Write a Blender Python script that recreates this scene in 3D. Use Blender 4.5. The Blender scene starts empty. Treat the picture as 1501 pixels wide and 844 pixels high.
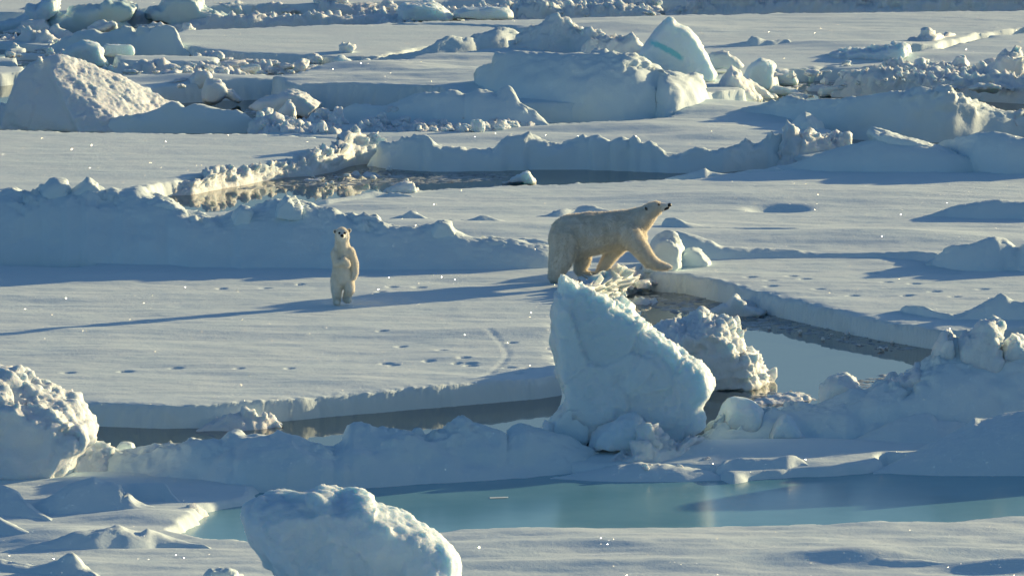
import bpy, bmesh, math, random
import numpy as np
from mathutils import Vector, Matrix
random.seed(7); RNG = np.random.default_rng(7)
R = math.radians
scene = bpy.context.scene
COL = scene.collection

# ------------------------------------------------------------------ camera
W0, H0 = 1501.0, 844.0
FP = 12271.0                      # focal length in photo pixels
PITCH = R(7.0); CAMH = 18.8
cp, sp_ = math.cos(PITCH), math.sin(PITCH)
cam_d = bpy.data.cameras.new('camera'); cam = bpy.data.objects.new('camera', cam_d); COL.objects.link(cam)
cam.location = (0, 0, CAMH); cam.rotation_euler = (R(90) - PITCH, 0, 0)
cam_d.sensor_width = 36; cam_d.lens = 36 * FP / W0; cam_d.clip_start = 1; cam_d.clip_end = 20000
scene.camera = cam

def ray(px, py):
    px = np.asarray(px, float); py = np.asarray(py, float)
    a = (px - W0/2)/FP; b = (H0/2 - py)/FP
    return a, cp + b*sp_, -sp_ + b*cp
def on_plane(px, py, z):          # point of the level plane z seen at a place of the photo
    a, b, c = ray(px, py); t = (z - CAMH)/c
    return np.stack([a*t, b*t, np.full_like(t, z) + 0*t], -1)
def at_depth(px, py, Y):
    a, b, c = ray(px, py); t = Y/b
    return np.stack([a*t, b*t, CAMH + c*t], -1)

# ------------------------------------------------------------------ noise
def _h(ix, iy, iz, seed):
    h = (ix.astype(np.uint32)*np.uint32(374761393) + iy.astype(np.uint32)*np.uint32(668265263)
         + iz.astype(np.uint32)*np.uint32(2147483647 & 0x5bd1e995) + np.uint32((seed*2654435761) & 0xffffffff))
    h ^= h >> np.uint32(13); h *= np.uint32(1274126177); h ^= h >> np.uint32(16)
    h *= np.uint32(2246822519); h ^= h >> np.uint32(15)
    return h
def pnoise(P, seed=0):
    P = np.asarray(P, float) + 1000.0
    I = np.floor(P).astype(np.int64); F = P - I
    U = F*F*F*(F*(F*6 - 15) + 10)
    out = 0
    for dx in (0, 1):
        wx = U[:, 0] if dx else 1 - U[:, 0]
        for dy in (0, 1):
            wy = U[:, 1] if dy else 1 - U[:, 1]
            for dz in (0, 1):
                wz = U[:, 2] if dz else 1 - U[:, 2]
                h = _h(I[:, 0] + dx, I[:, 1] + dy, I[:, 2] + dz, seed)
                g1 = ((h & np.uint32(1023)).astype(float)/511.5 - 1)
                g2 = (((h >> np.uint32(10)) & np.uint32(1023)).astype(float)/511.5 - 1)
                g3 = (((h >> np.uint32(20)) & np.uint32(1023)).astype(float)/511.5 - 1)
                out = out + wx*wy*wz*(g1*(F[:, 0] - dx) + g2*(F[:, 1] - dy) + g3*(F[:, 2] - dz))
    return out*1.3
def fbm(P, octv=4, seed=0, gain=.5):
    P = np.asarray(P, float); s = 0; a = 1
    for k in range(octv):
        s = s + a*pnoise(P*2.03**k + 17.3*k, seed + k); a *= gain
    return s
def billow(P, octv=3, seed=0, gain=.5):
    P = np.asarray(P, float); s = 0; a = 1
    for k in range(octv):
        s = s + a*(np.abs(pnoise(P*2.1**k + 9.1*k, seed + k))*2.6 - .5); a *= gain
    return s
def facet(P, seed=0):
    """broken-block relief: every Voronoi cell is a tilted plane of its own height"""
    P = np.asarray(P, float) + 500.0; I = np.floor(P).astype(np.int64)
    best = np.full(len(P), 1e9); val = np.zeros(len(P))
    for dx in (-1, 0, 1):
        for dy in (-1, 0, 1):
            for dz in (-1, 0, 1):
                cx, cy, cz = I[:, 0] + dx, I[:, 1] + dy, I[:, 2] + dz
                h = _h(cx, cy, cz, seed); h2 = _h(cx, cy, cz, seed + 91)
                k = np.uint32(1023)
                rx = P[:, 0] - cx - (h & k)/1023.; ry = P[:, 1] - cy - ((h >> np.uint32(10)) & k)/1023.; rz = P[:, 2] - cz - ((h >> np.uint32(20)) & k)/1023.
                d = rx*rx + ry*ry + rz*rz; m = d < best
                gx = (h2 & k)/511.5 - 1; gy = ((h2 >> np.uint32(10)) & k)/511.5 - 1; gz = ((h2 >> np.uint32(20)) & k)/511.5 - 1
                v = .5*gx*gy + .55*(gx*rx + gy*ry + gz*rz) + .35*gz
                best = np.where(m, d, best); val = np.where(m, v, val)
    return val
def chunky(P, seed=0):
    return facet(P, seed)*1.5 + .7*facet(P*2.3 + 3, seed + 3) + .25
def sstep(a, b, x):
    t = np.clip((x - a)/(b - a), 0, 1); return t*t*(3 - 2*t)

# ------------------------------------------------------------------ materials
def new_mat(name):
    m = bpy.data.materials.new(name); m.use_nodes = True
    nt = m.node_tree; nt.nodes.clear()
    out = nt.nodes.new('ShaderNodeOutputMaterial')
    return m, nt, out
def N(nt, typ, **kw):
    n = nt.nodes.new(typ)
    for k, v in kw.items(): setattr(n, k, v)
    return n
def ramp(nt, src, stops):
    r = N(nt, 'ShaderNodeValToRGB'); nt.links.new(src, r.inputs[0])
    e = r.color_ramp.elements
    while len(e) < len(stops): e.new(.5)
    for el, (p, c) in zip(e, stops):
        el.position = p; el.color = (*c, 1) if len(c) == 3 else c
    return r.outputs[0]

def snow_mat(name, base=(.70, .82, .83), tint=(.60, .78, .81), tint_amt=.25, sss=0.0, sparkle=True,
             fine=18, bump=.35, trans=0.0, rough=.75, glow_col=None):
    m, nt, out = new_mat(name); L = nt.links.new
    geo = N(nt, 'ShaderNodeNewGeometry'); pos = geo.outputs['Position']
    b = N(nt, 'ShaderNodeBsdfPrincipled')
    n1 = N(nt, 'ShaderNodeTexNoise'); n1.inputs['Scale'].default_value = .9; n1.inputs['Detail'].default_value = 5
    L(pos, n1.inputs['Vector'])
    c = ramp(nt, n1.outputs['Fac'], [(.38, base), (.62, tuple(a*(1 - tint_amt) + t*tint_amt for a, t in zip(base, tint)))])
    L(c, b.inputs['Base Color'])
    b.inputs['Roughness'].default_value = rough
    b.inputs['Specular IOR Level'].default_value = .25
    if sss:
        b.inputs['Subsurface Weight'].default_value = sss
        b.inputs['Subsurface Radius'].default_value = (.6, .8, 1.0)
        b.inputs['Subsurface Scale'].default_value = .27 if name == 'white_ice' else .12
    nf = N(nt, 'ShaderNodeTexNoise'); nf.inputs['Scale'].default_value = fine; nf.inputs['Detail'].default_value = 6
    nf.inputs['Roughness'].default_value = .65
    L(pos, nf.inputs['Vector'])
    bp = N(nt, 'ShaderNodeBump'); bp.inputs['Strength'].default_value = bump; bp.inputs['Distance'].default_value = .02
    L(nf.outputs['Fac'], bp.inputs['Height']); L(bp.outputs[0], b.inputs['Normal'])
    sh = b.outputs[0]
    if trans:
        tr = N(nt, 'ShaderNodeBsdfTranslucent'); tr.inputs[0].default_value = (*(glow_col or (.75, .86, .88)), 1)
        mx = N(nt, 'ShaderNodeMixShader'); mx.inputs[0].default_value = trans
        L(sh, mx.inputs[1]); L(tr.outputs[0], mx.inputs[2]); sh = mx.outputs[0]
    if sparkle:
        # loose crystals: sparse little facets with their own random tilt, each a tiny mirror for the sun
        vo = N(nt, 'ShaderNodeTexVoronoi'); vo.inputs['Scale'].default_value = 32
        L(pos, vo.inputs['Vector'])
        sub = N(nt, 'ShaderNodeVectorMath', operation='SUBTRACT'); L(vo.outputs['Color'], sub.inputs[0]); sub.inputs[1].default_value = (.5, .5, .5)
        sc = N(nt, 'ShaderNodeVectorMath', operation='SCALE'); L(sub.outputs[0], sc.inputs[0]); sc.inputs['Scale'].default_value = 2.0
        ad = N(nt, 'ShaderNodeVectorMath', operation='ADD'); L(geo.outputs['Normal'], ad.inputs[0]); L(sc.outputs[0], ad.inputs[1])
        nm = N(nt, 'ShaderNodeVectorMath', operation='NORMALIZE'); L(ad.outputs[0], nm.inputs[0])
        gl = N(nt, 'ShaderNodeBsdfGlossy'); gl.inputs['Roughness'].default_value = .13
        L(nm.outputs[0], gl.inputs['Normal'])
        lt = N(nt, 'ShaderNodeMath', operation='LESS_THAN'); L(vo.outputs['Distance'], lt.inputs[0]); lt.inputs[1].default_value = .26
        sx = N(nt, 'ShaderNodeSeparateColor'); L(vo.outputs['Color'], sx.inputs[0])
        l2 = N(nt, 'ShaderNodeMath', operation='LESS_THAN'); L(sx.outputs[2], l2.inputs[0]); l2.inputs[1].default_value = .17
        ml = N(nt, 'ShaderNodeMath', operation='MULTIPLY'); L(lt.outputs[0], ml.inputs[0]); L(l2.outputs[0], ml.inputs[1])
        mh = N(nt, 'ShaderNodeMath', operation='MULTIPLY'); L(ml.outputs[0], mh.inputs[0]); mh.inputs[1].default_value = .6; L(mh.outputs[0], gl.inputs['Color']); mx = N(nt, 'ShaderNodeAddShader'); L(sh, mx.inputs[0]); L(gl.outputs[0], mx.inputs[1]); sh = mx.outputs[0]
    L(sh, out.inputs['Surface'])
    return m
M_SNOW = snow_mat('snow')
M_DRIFT = snow_mat('wind_packed_snow', tint=(.62, .78, .81), tint_amt=.35, sparkle=True)
M_ICE = snow_mat('white_ice', base=(.68, .80, .85), tint=(.58, .75, .82), tint_amt=.5, sss=.8, sparkle=False, fine=16, bump=.9, rough=.55)
M_RUBBLE = snow_mat('rubble_ice', base=(.74, .79, .80), tint=(.62, .76, .79), tint_amt=.4, sss=.6, sparkle=False, fine=22, bump=.9, rough=.6)
M_AQUA = snow_mat('aqua_ice', base=(.25, .66, .74), tint=(.35, .72, .78), tint_amt=.6, sss=.4, sparkle=False, rough=.35)
M_GREEN = snow_mat('green_ice', base=(.62, .75, .76), tint=(.48, .68, .70), tint_amt=.8, sss=.6, sparkle=False, fine=10, bump=.5, rough=.45)
M_SLUSH = snow_mat('slush_ice', base=(.50, .55, .54), tint=(.22, .26, .26), tint_amt=.9, sparkle=False, fine=14, bump=.6, rough=.3)

def water_mat(name, deep, rough, bump_s, bump_scale=(3, 3, 3), streak=None):
    m, nt, out = new_mat(name); L = nt.links.new
    geo = N(nt, 'ShaderNodeNewGeometry')
    b = N(nt, 'ShaderNodeBsdfPrincipled')
    b.inputs['IOR'].default_value = 1.33 if streak else 1.42; b.inputs['Specular IOR Level'].default_value = .5 if streak else 1.0; b.inputs['Roughness'].default_value = rough
    mp = N(nt, 'ShaderNodeVectorMath', operation='MULTIPLY'); mp.inputs[1].default_value = bump_scale
    L(geo.outputs['Position'], mp.inputs[0])
    nf = N(nt, 'ShaderNodeTexNoise'); nf.inputs['Scale'].default_value = 1; nf.inputs['Detail'].default_value = 3
    L(mp.outputs[0], nf.inputs['Vector'])
    bp = N(nt, 'ShaderNodeBump'); bp.inputs['Strength'].default_value = bump_s; bp.inputs['Distance'].default_value = .01
    L(nf.outputs['Fac'], bp.inputs['Height']); L(bp.outputs[0], b.inputs['Normal'])
    if streak:
        n2 = N(nt, 'ShaderNodeTexNoise'); n2.inputs['Scale'].default_value = .35; n2.inputs['Detail'].default_value = 4
        L(geo.outputs['Position'], n2.inputs['Vector'])
        L(ramp(nt, n2.outputs['Fac'], [(.35, deep), (.65, streak)]), b.inputs['Base Color'])
    else:
        b.inputs['Base Color'].default_value = (*deep, 1)
    L(b.outputs[0], out.inputs['Surface'])
    return m
M_SEA = water_mat('sea_water', (.025, .042, .042), .03, .07)
M_POND = water_mat('melt_pond_water', (.12, .32, .39), .17, .12, (2, 2, 2), (.20, .44, .50))

def flat_mat(name, col, rough=.5, spec=.5):
    m, nt, out = new_mat(name)
    b = N(nt, 'ShaderNodeBsdfPrincipled'); b.inputs['Base Color'].default_value = (*col, 1)
    b.inputs['Roughness'].default_value = rough; b.inputs['Specular IOR Level'].default_value = spec
    nt.links.new(b.outputs[0], out.inputs['Surface']); return m
M_NOSE = flat_mat('black_nose_skin', (.012, .011, .011), .35)
M_EYE = flat_mat('dark_eye', (.008, .007, .007), .15)
def fur_mat(name, c1, c2, trans, bump=.6):
    m, nt, out = new_mat(name); L = nt.links.new
    geo = N(nt, 'ShaderNodeNewGeometry')
    b = N(nt, 'ShaderNodeBsdfPrincipled'); b.inputs['Roughness'].default_value = .8; b.inputs['Specular IOR Level'].default_value = .2
    mp = N(nt, 'ShaderNodeVectorMath', operation='MULTIPLY'); mp.inputs[1].default_value = (1, 1, .3); L(geo.outputs['Position'], mp.inputs[0])
    n1 = N(nt, 'ShaderNodeTexNoise'); n1.inputs['Scale'].default_value = 7; n1.inputs['Detail'].default_value = 6; L(mp.outputs[0], n1.inputs['Vector'])
    L(ramp(nt, n1.outputs['Fac'], [(.35, c1), (.65, c2)]), b.inputs['Base Color'])
    n2 = N(nt, 'ShaderNodeTexNoise'); n2.inputs['Scale'].default_value = 45; n2.inputs['Detail'].default_value = 4; L(mp.outputs[0], n2.inputs['Vector'])
    bp = N(nt, 'ShaderNodeBump'); bp.inputs['Strength'].default_value = bump; bp.inputs['Distance'].default_value = .02
    L(n2.outputs['Fac'], bp.inputs['Height']); L(bp.outputs[0], b.inputs['Normal'])
    tr = N(nt, 'ShaderNodeBsdfTranslucent'); tr.inputs[0].default_value = (.95, .89, .74, 1)
    mx = N(nt, 'ShaderNodeMixShader'); mx.inputs[0].default_value = trans
    L(b.outputs[0], mx.inputs[1]); L(tr.outputs[0], mx.inputs[2]); L(mx.outputs[0], out.inputs['Surface'])
    return m
M_FUR = fur_mat('cream_fur', (.72, .69, .61), (.86, .84, .77), .0)
M_HAIR = fur_mat('cream_guard_hair', (.80, .76, .66), (.90, .87, .80), .40, 0)
M_CUBFUR = fur_mat('pale_cub_fur', (.76, .73, .62), (.88, .86, .77), .0)

# ------------------------------------------------------------------ object helpers
def tag(o, label=None, cat=None, group=None, kind=None):
    if label: o['label'] = label
    if cat: o['category'] = cat
    if group: o['group'] = group
    if kind: o['kind'] = kind
    return o
def mesh_np(name, V, Fq, mat, smooth=True):
    """V (n,3) array, Fq (m,k) array of equal-sized faces or a list of arrays"""
    me = bpy.data.meshes.new(name)
    groups = Fq if isinstance(Fq, list) else [Fq]
    loops = np.concatenate([np.asarray(g).ravel() for g in groups]).astype(np.int32)
    tot = np.concatenate([np.full(len(g), np.asarray(g).shape[1]) for g in groups]).astype(np.int32)
    start = np.concatenate([[0], np.cumsum(tot)[:-1]]).astype(np.int32)
    me.vertices.add(len(V)); me.vertices.foreach_set('co', np.asarray(V, np.float32).ravel())
    me.loops.add(len(loops)); me.loops.foreach_set('vertex_index', loops)
    me.polygons.add(len(tot)); me.polygons.foreach_set('loop_start', start)
    me.polygons.foreach_set('loop_total', tot)
    me.update(calc_edges=True); me.validate()
    if smooth: me.polygons.foreach_set('use_smooth', np.ones(len(me.polygons), bool))
    if mat: me.materials.append(mat)
    return me
def link(name, me, parent=None):
    o = bpy.data.objects.new(name, me); COL.objects.link(o)
    if parent: o.parent = parent
    return o
def normals(me):
    n = np.empty(len(me.vertices)*3, np.float32); me.vertex_normals.foreach_get('vector', n); return n.reshape(-1, 3)
def get_co(me):
    v = np.empty(len(me.vertices)*3, np.float32); me.vertices.foreach_get('co', v); return v.reshape(-1, 3).astype(float)
def set_co(me, V):
    me.vertices.foreach_set('co', np.asarray(V, np.float32).ravel()); me.update()
def recenter(o):
    """move the origin to the middle of the base"""
    me = o.data; V = get_co(me); c = np.array([V[:, 0].mean(), V[:, 1].mean(), V[:, 2].min()])
    set_co(me, V - c); o.location = c; return o

# ------------------------------------------------------------------ floes
def seg_dist(PX, PY, poly):
    """signed distance, positive inside"""
    d2 = np.full(PX.shape, 1e18); ins = np.zeros(PX.shape, bool)
    n = len(poly)
    for i in range(n):
        ax, ay = poly[i]; bx, by = poly[(i + 1) % n]
        ex, ey = bx - ax, by - ay
        wx, wy = PX - ax, PY - ay
        t = np.clip((wx*ex + wy*ey)/(ex*ex + ey*ey + 1e-12), 0, 1)
        d2 = np.minimum(d2, (wx - t*ex)**2 + (wy - t*ey)**2)
        c = (ay > PY) != (by > PY)
        ins ^= c & (PX < (bx - ax)*(PY - ay)/(by - ay + 1e-12) + ax)
    d = np.sqrt(d2); return np.where(ins, d, -d)

def axis(lo, hi, flo, fhi, fine, coarse_growth=1.12, cmax=2.5):
    """fine spacing between flo and fhi, growing outwards"""
    a = list(np.arange(max(lo, flo), min(hi, fhi) + fine, fine))
    s = fine; v = a[-1]
    while v < hi:
        s = min(s*coarse_growth, cmax); v += s; a.append(v)
    s = fine; v = a[0]; pre = []
    while v > lo:
        s = min(s*coarse_growth, cmax); v -= s; pre.append(v)
    return np.array(pre[::-1] + a)

def floe(name, poly_px, top, und=.02, bumps=(), pits=(), holes=(), fine=.055, edge=.09, bottom=-.2, mat=None,
         rough_edge=.07, dunes=.03, hole_edge=.35, hole_z=.05, kind='structure', extra=None):
    poly = on_plane([p[0] for p in poly_px], [p[1] for p in poly_px], top)[:, :2]
    x0, y0 = poly.min(0) - .4; x1, y1 = poly.max(0) + .4
    ymid = (max(y0, 110) + min(y1, 235))/2
    fx = 10.5 * min(1.6, max(ymid, 120)/150)
    X = axis(x0, x1, -fx, fx, fine); Y = axis(y0, y1, max(y0, 112), min(y1, 232), fine*1.25)
    GX, GY = np.meshgrid(X, Y); sh = GX.shape
    px, py = GX.ravel(), GY.ravel()
    P = np.stack([px, py, np.zeros_like(px)], 1)
    d = seg_dist(px, py, poly)
    near = np.abs(d) < 1.2
    dn = d.copy()
    dn[near] += rough_edge*(fbm(P[near]*1.1, 2, 5)*1.6 + .10*fbm(P[near]*6, 2, 9))
    z = np.full_like(px, top)
    # gentle wind undulation, drifts drawn out along the wind, and fine crust relief
    z += und*fbm(P*[.22, .5, 1], 3, 11)*2 + dunes*fbm(P*[.55, 1.6, 1], 4, 21, .55)*.55 + .003*fbm(P*[4, 6, 1], 2, 31)
    for (bx, by, wx, wy, h) in bumps:
        c = on_plane(bx, by, top)
        z += h*np.exp(-((px - c[0])/wx)**2 - ((py - c[1])/wy)**2)
    pz = np.zeros_like(z)
    for (bx, by, wx, wy, h) in pits:
        c = on_plane(bx, by, top); s_ = (np.abs(px - c[0]) < wx*2.2) & (np.abs(py - c[1]) < wy*2.2)
        q = ((px[s_] - c[0])/wx)**2 + ((py[s_] - c[1])/wy)**2
        pz[s_] = np.maximum(pz[s_], h*np.exp(-q*q))
    z -= pz
    if extra is not None: z += extra(px, py)
    z -= .05*np.exp(-np.clip(dn, 0, 9)/.12)
    k = sstep(-.03, edge, dn)
    z = bottom + (z - bottom)*k
    for hp in holes:
        hpoly = on_plane([p[0] for p in hp], [p[1] for p in hp], top - .12)[:, :2]
        hd = -seg_dist(px, py, hpoly) + .12*fbm(P*1.3, 3, 41)
        kk = sstep(-.05, hole_edge, hd); z = hole_z + (z - hole_z)*kk
    keep = (dn > -.12).reshape(sh)
    kf = keep[:-1, :-1] | keep[1:, :-1] | keep[:-1, 1:] | keep[1:, 1:]
    idx = np.arange(px.size).reshape(sh)
    Fq = np.stack([idx[:-1, :-1][kf], idx[:-1, 1:][kf], idx[1:, 1:][kf], idx[1:, :-1][kf]], 1)
    used = np.unique(Fq); remap = np.full(px.size, -1); remap[used] = np.arange(len(used))
    V = np.stack([px, py, z], 1)[used]
    me = mesh_np(name, V, remap[Fq], mat or M_SNOW)
    # break the flanks up in three dimensions so that they do not read as extruded
    dd = dn[used]; wall = np.exp(-(dd/.22)**2)*(np.abs(dd) < .8)
    m_ = wall > .02; nn = normals(me)[m_]
    V[m_] += nn*(wall[m_]*(.04*fbm(V[m_]*[2.2, 2.2, 4], 3, 61) + .025*billow(V[m_]*[5, 5, 7], 3, 67)))[:, None]
    set_co(me, V)
    o = link(name, me); tag(o, kind=kind); return o

# ------------------------------------------------------------------ ridges (lofted bodies)
def ridge(name, label, cat, rows, zf, k=.8, kb=1.4, dmin=.25, p=.8, rough=.05, lump=.05, fine=.012, res=.05, mat=None,
          seed=0, group=None, ext=10, sharp=.0, kind=None, freq=1.0, soft=True):
    rows = sorted(rows)
    rx = np.array([r[0] for r in rows], float); rb = np.array([r[1] for r in rows], float); rc = np.array([r[2] for r in rows], float)
    rx = np.concatenate([[rx[0] - ext], rx, [rx[-1] + ext]]); rb = np.concatenate([[rb[0]], rb, [rb[-1]]]); rc = np.concatenate([[rb[0]], rc, [rb[-1]]])
    Ym = on_plane(rx.mean(), rb.mean(), zf)[1]; s = FP/Ym*1.0
    n = max(6, int((rx[-1] - rx[0])/s/res)); U = np.linspace(rx[0], rx[-1], n)
    yb = np.interp(U, rx, rb); yc = np.interp(U, rx, rc)
    Pb = on_plane(U, yb, zf)
    hest = np.clip((yb - yc)/s, 0, None)
    ker = np.ones(7)/7; hs = np.convolve(np.pad(hest, 3, mode='edge'), ker, 'valid')
    D = k*hs + dmin*np.clip(hs/.15, .2, 1); D2 = kb*hs + dmin
    Pc = at_depth(U, yc, Pb[:, 1] + D)
    nf = max(5, int(np.hypot(D.max(), hest.max())/res)); nb = max(5, int(np.hypot(D2.max(), hest.max())/res/1.3))
    low = zf - .15
    rowsV = []
    kn = max(3, int(1.5/res)) | 1; kk_ = np.hanning(kn + 2)[1:-1]; kk_ /= kk_.sum()
    zs = np.minimum(np.convolve(np.pad(Pc[:, 2], kn//2, mode='edge'), kk_, 'valid'), Pc[:, 2] + .05) if soft else Pc[:, 2]
    zd = Pc[:, 2] - zs
    for a in np.linspace(0, 1, nf):
        zprof = math.sin(math.pi/2*a)**p*(1 - sharp) + a*sharp
        rowsV.append(np.stack([Pb[:, 0] + (Pc[:, 0] - Pb[:, 0])*a, Pb[:, 1] + D*a, low + (zs - low)*zprof + zd*sstep(.3, 1, a)**1.5], 1))
    for a in np.linspace(0, 1, nb)[1:]:
        zprof = math.cos(math.pi/2*a)**.9 if a < 1 else 0
        zprof = zprof*(1 - sharp) + (1 - a)*sharp
        rowsV.append(np.stack([Pc[:, 0], Pc[:, 1] + D2*a, low + (zs - low)*zprof + zd*(1 - sstep(0, .45, a))], 1))
    V = np.concatenate(rowsV); nr = len(rowsV)
    idx = np.arange(nr*n).reshape(nr, n)
    Fq = np.stack([idx[:-1, :-1].ravel(), idx[:-1, 1:].ravel(), idx[1:, 1:].ravel(), idx[1:, :-1].ravel()], 1)
    me = mesh_np(name, V, Fq, mat or M_DRIFT)
    nn = normals(me); hh = np.clip((V[:, 2] - zf + .1)/.35, 0, 1)
    topz = np.tile(Pc[:, 2], nr); fr = np.clip((V[:, 2] - low)/(topz - low + 1e-3), 0, 1)
    patch = sstep(-.25, .55, fbm(V*.8 + 5, 2, seed + 13))
    back = np.repeat(np.arange(nr) > nf, n)
    lw = (.12 + .30*patch + .75*sstep(.62, .97, fr))*np.where(back, .8, 1) if (mat or M_DRIFT) is M_DRIFT else (.45 + .55*sstep(.3, .9, fr))
    wj = V + .10*np.stack([fbm(V*2.2 + 9, 2, seed + 31), fbm(V*2.2 + 29, 2, seed + 32), fbm(V*2.2 + 49, 2, seed + 33)], 1)
    rub = (mat or M_DRIFT) is not M_DRIFT
    sparse = 1.0 if rub else sstep(-.15, .5, fbm(V*.7 + 40, 2, seed + 51))*1.1 + .25
    disp = rough*2*fbm(V*.9*freq + seed, 3, seed + 1) + lump*lw*sparse*((.65*billow(V*3.1*freq + seed, 4, seed + 7, .6) if rub else .5*billow(V*1.9*freq + seed, 3, seed + 7, .55)) + .9*chunky(wj*(3.4 if rub else 2.3)*freq, seed + 70)
            + (.55*sstep(.75, .98, fr)*chunky(wj*6.5*freq, seed + 80))) + fine*fbm(V*11*freq, 2, seed + 3)*(.4 + lw)
    V = V + nn*(disp*hh)[:, None]
    set_co(me, V)
    o = link(name, me); recenter(o)
    if kind: tag(o, kind=kind)
    else: tag(o, label, cat, group)
    return o

# ------------------------------------------------------------------ solid blocks by voxel remesh
def remesh(name, V, faces, voxel, smooth_it=3):
    me = bpy.data.meshes.new('tmp'); me.from_pydata([tuple(v) for v in V], [], [tuple(f) for f in faces]); me.update()
    bm = bmesh.new(); bm.from_mesh(me); bmesh.ops.recalc_face_normals(bm, faces=bm.faces); bm.to_mesh(me); bm.free()
    o = bpy.data.objects.new('tmp', me); COL.objects.link(o)
    md = o.modifiers.new('r', 'REMESH'); md.mode = 'VOXEL'; md.voxel_size = voxel
    if smooth_it:
        sm = o.modifiers.new('s', 'SMOOTH'); sm.factor = .5; sm.iterations = smooth_it
    dg = bpy.context.evaluated_depsgraph_get(); ev = o.evaluated_get(dg)
    out = bpy.data.meshes.new_from_object(ev)
    bpy.data.objects.remove(o); bpy.data.meshes.remove(me); out.name = name
    out.materials.clear()
    out.polygons.foreach_set('use_smooth', np.ones(len(out.polygons), bool))
    return out
def roughen(me, low=.06, lump=.04, fine=.012, freq=1.0, seed=0, big=.045):
    V = get_co(me); nn = normals(me)
    V = V + nn*(big*(facet((V + .15*fbm(V*1.2, 2, seed)[:, None])*.95 + seed, seed + 101) + .4*facet(V*2.1 + seed, seed + 103)))[:, None]
    patch = .3 + .5*sstep(-.2, .5, fbm(V*1.1 + seed, 2, seed + 21)) + .9*sstep(.15, .8, nn[:, 2]*.75 + nn[:, 0]*.55)
    wj = V + .08*np.stack([fbm(V*2.6 + 9, 2, seed + 31), fbm(V*2.6 + 29, 2, seed + 32), fbm(V*2.6 + 49, 2, seed + 33)], 1)
    d = low*2*fbm(V*.9*freq + seed*3.1, 3, seed) + lump*patch*(.45*billow(V*2.6*freq + seed*1.7, 4, seed + 5, .6) + .9*chunky(wj*2.6*freq, seed + 70)) + fine*patch*(fbm(V*12*freq, 2, seed + 9) + .6*np.abs(pnoise(V*24, seed)))
    set_co(me, V + nn*d[:, None])
def block(name, label, cat, outline, ybase, zf, thick=1.0, layers=None, voxel=.04, smooth_it=4, low=.05, lump=.03, fine=.01, freq=1.0,
          seed=0, mat=None, group=None, parts=None, extra=None, yaw=0.0, big=.045):
    """solid with the given outline seen at its own distance; layers = (depth fraction, inset, lift)"""
    o_ = np.array(outline, float)
    cx = o_[:, 0].mean(); by = o_[:, 1].max()
    Y0 = float(on_plane(cx, ybase, zf)[1])
    layers = layers or [(-.5, .80), (-.3, .95), (0, 1.0), (.3, .95), (.5, .78)]
    V = []; F = []; n = len(o_)
    for li, ly in enumerate(layers):
        a, ins = ly[0], ly[1]; dx = ly[2] if len(ly) > 2 else 0
        q = np.array([cx, by]) + (o_ - [cx, by])*ins + [dx, 0]
        P = at_depth(q[:, 0], q[:, 1], Y0 + thick*(.5 + a) )
        if yaw: P[:, 1] += (P[:, 0] - P[:, 0].mean())*math.tan(yaw)
        V += list(P)
    for li in range(len(layers) - 1):
        b0, b1 = li*n, (li + 1)*n
        for i in range(n):
            j = (i + 1) % n; F.append((b0 + i, b0 + j, b1 + j, b1 + i))
    F.append(tuple(range(n))[::-1]); F.append(tuple(range((len(layers) - 1)*n, len(layers)*n)))
    if extra:
        for (pts) in extra:                       # extra convex lumps given as (px, py, dY, r)
            for (qx, qy, dY, r) in pts:
                c = at_depth(qx, qy, Y0 + dY)
                sv, sf = SPH; off = len(V); V += [c + v*r*np.array([1, 1, .9]) for v in sv]; F += [tuple(i + off for i in f) for f in sf]
    me = remesh(name, V, F, voxel, smooth_it)
    me.materials.append(mat or M_ICE)
    roughen(me, low, lump, fine, freq, seed, big)
    o = link(name, me); recenter(o); tag(o, label, cat, group)
    return o
def ico(sub=2):
    bm = bmesh.new(); bmesh.ops.create_icosphere(bm, subdivisions=sub, radius=1)
    v = [np.array(x.co) for x in bm.verts]; f = [tuple(y.index for y in x.verts) for x in bm.faces]; bm.free(); return v, f
SPH = ico(2)
def hull_of(points):
    bm = bmesh.new()
    for p in points: bm.verts.new(p)
    bmesh.ops.convex_hull(bm, input=bm.verts, use_existing_faces=False)
    loose = [v for v in bm.verts if not v.link_faces]
    bmesh.ops.delete(bm, geom=loose, context='VERTS')
    bm.verts.index_update()
    v = [np.array(x.co) for x in bm.verts]; f = [tuple(y.index for y in x.verts) for x in bm.faces]; bm.free(); return v, f
def capsule(a, ra, b, rb, sx=1, sy=1, sz=1):
    sv, _ = SPH; q = np.array([sx, sy, sz])
    return hull_of([np.array(a) + v*ra*q for v in sv] + [np.array(b) + v*rb*q for v in sv])

# small chunks: a few prototype meshes, copied one by one
def chunk_mesh(seed, flat=.7, lump=.25, angular=False):
    r = np.random.default_rng(seed)
    pts = r.normal(size=(9 if angular else 16, 3)); pts /= np.linalg.norm(pts, axis=1)[:, None]
    pts *= r.uniform(.6, 1.0, (len(pts), 1)); pts *= [1, .85, flat]
    v, f = hull_of(pts)
    me = remesh('ice_chunk', v, f, .11, 2)
    V = get_co(me); nn = normals(me)
    V += nn*(lump*billow(V*1.6 + seed, 3, seed) + .05*fbm(V*5, 2, seed))[:, None]*.6
    V[:, 2] -= V[:, 2].min()*.8
    set_co(me, V); me.materials.append(M_RUBBLE); return me
CHUNKS = [chunk_mesh(40 + i, flat=[.7, .55, .8, .5, .65, .9, .45, .7][i], angular=i % 2 == 0) for i in range(8)]
nchunk = 0
CHQ = []
def chunk(*a, **k): CHQ.append((a, k, random.uniform(0, 6.28)))
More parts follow.
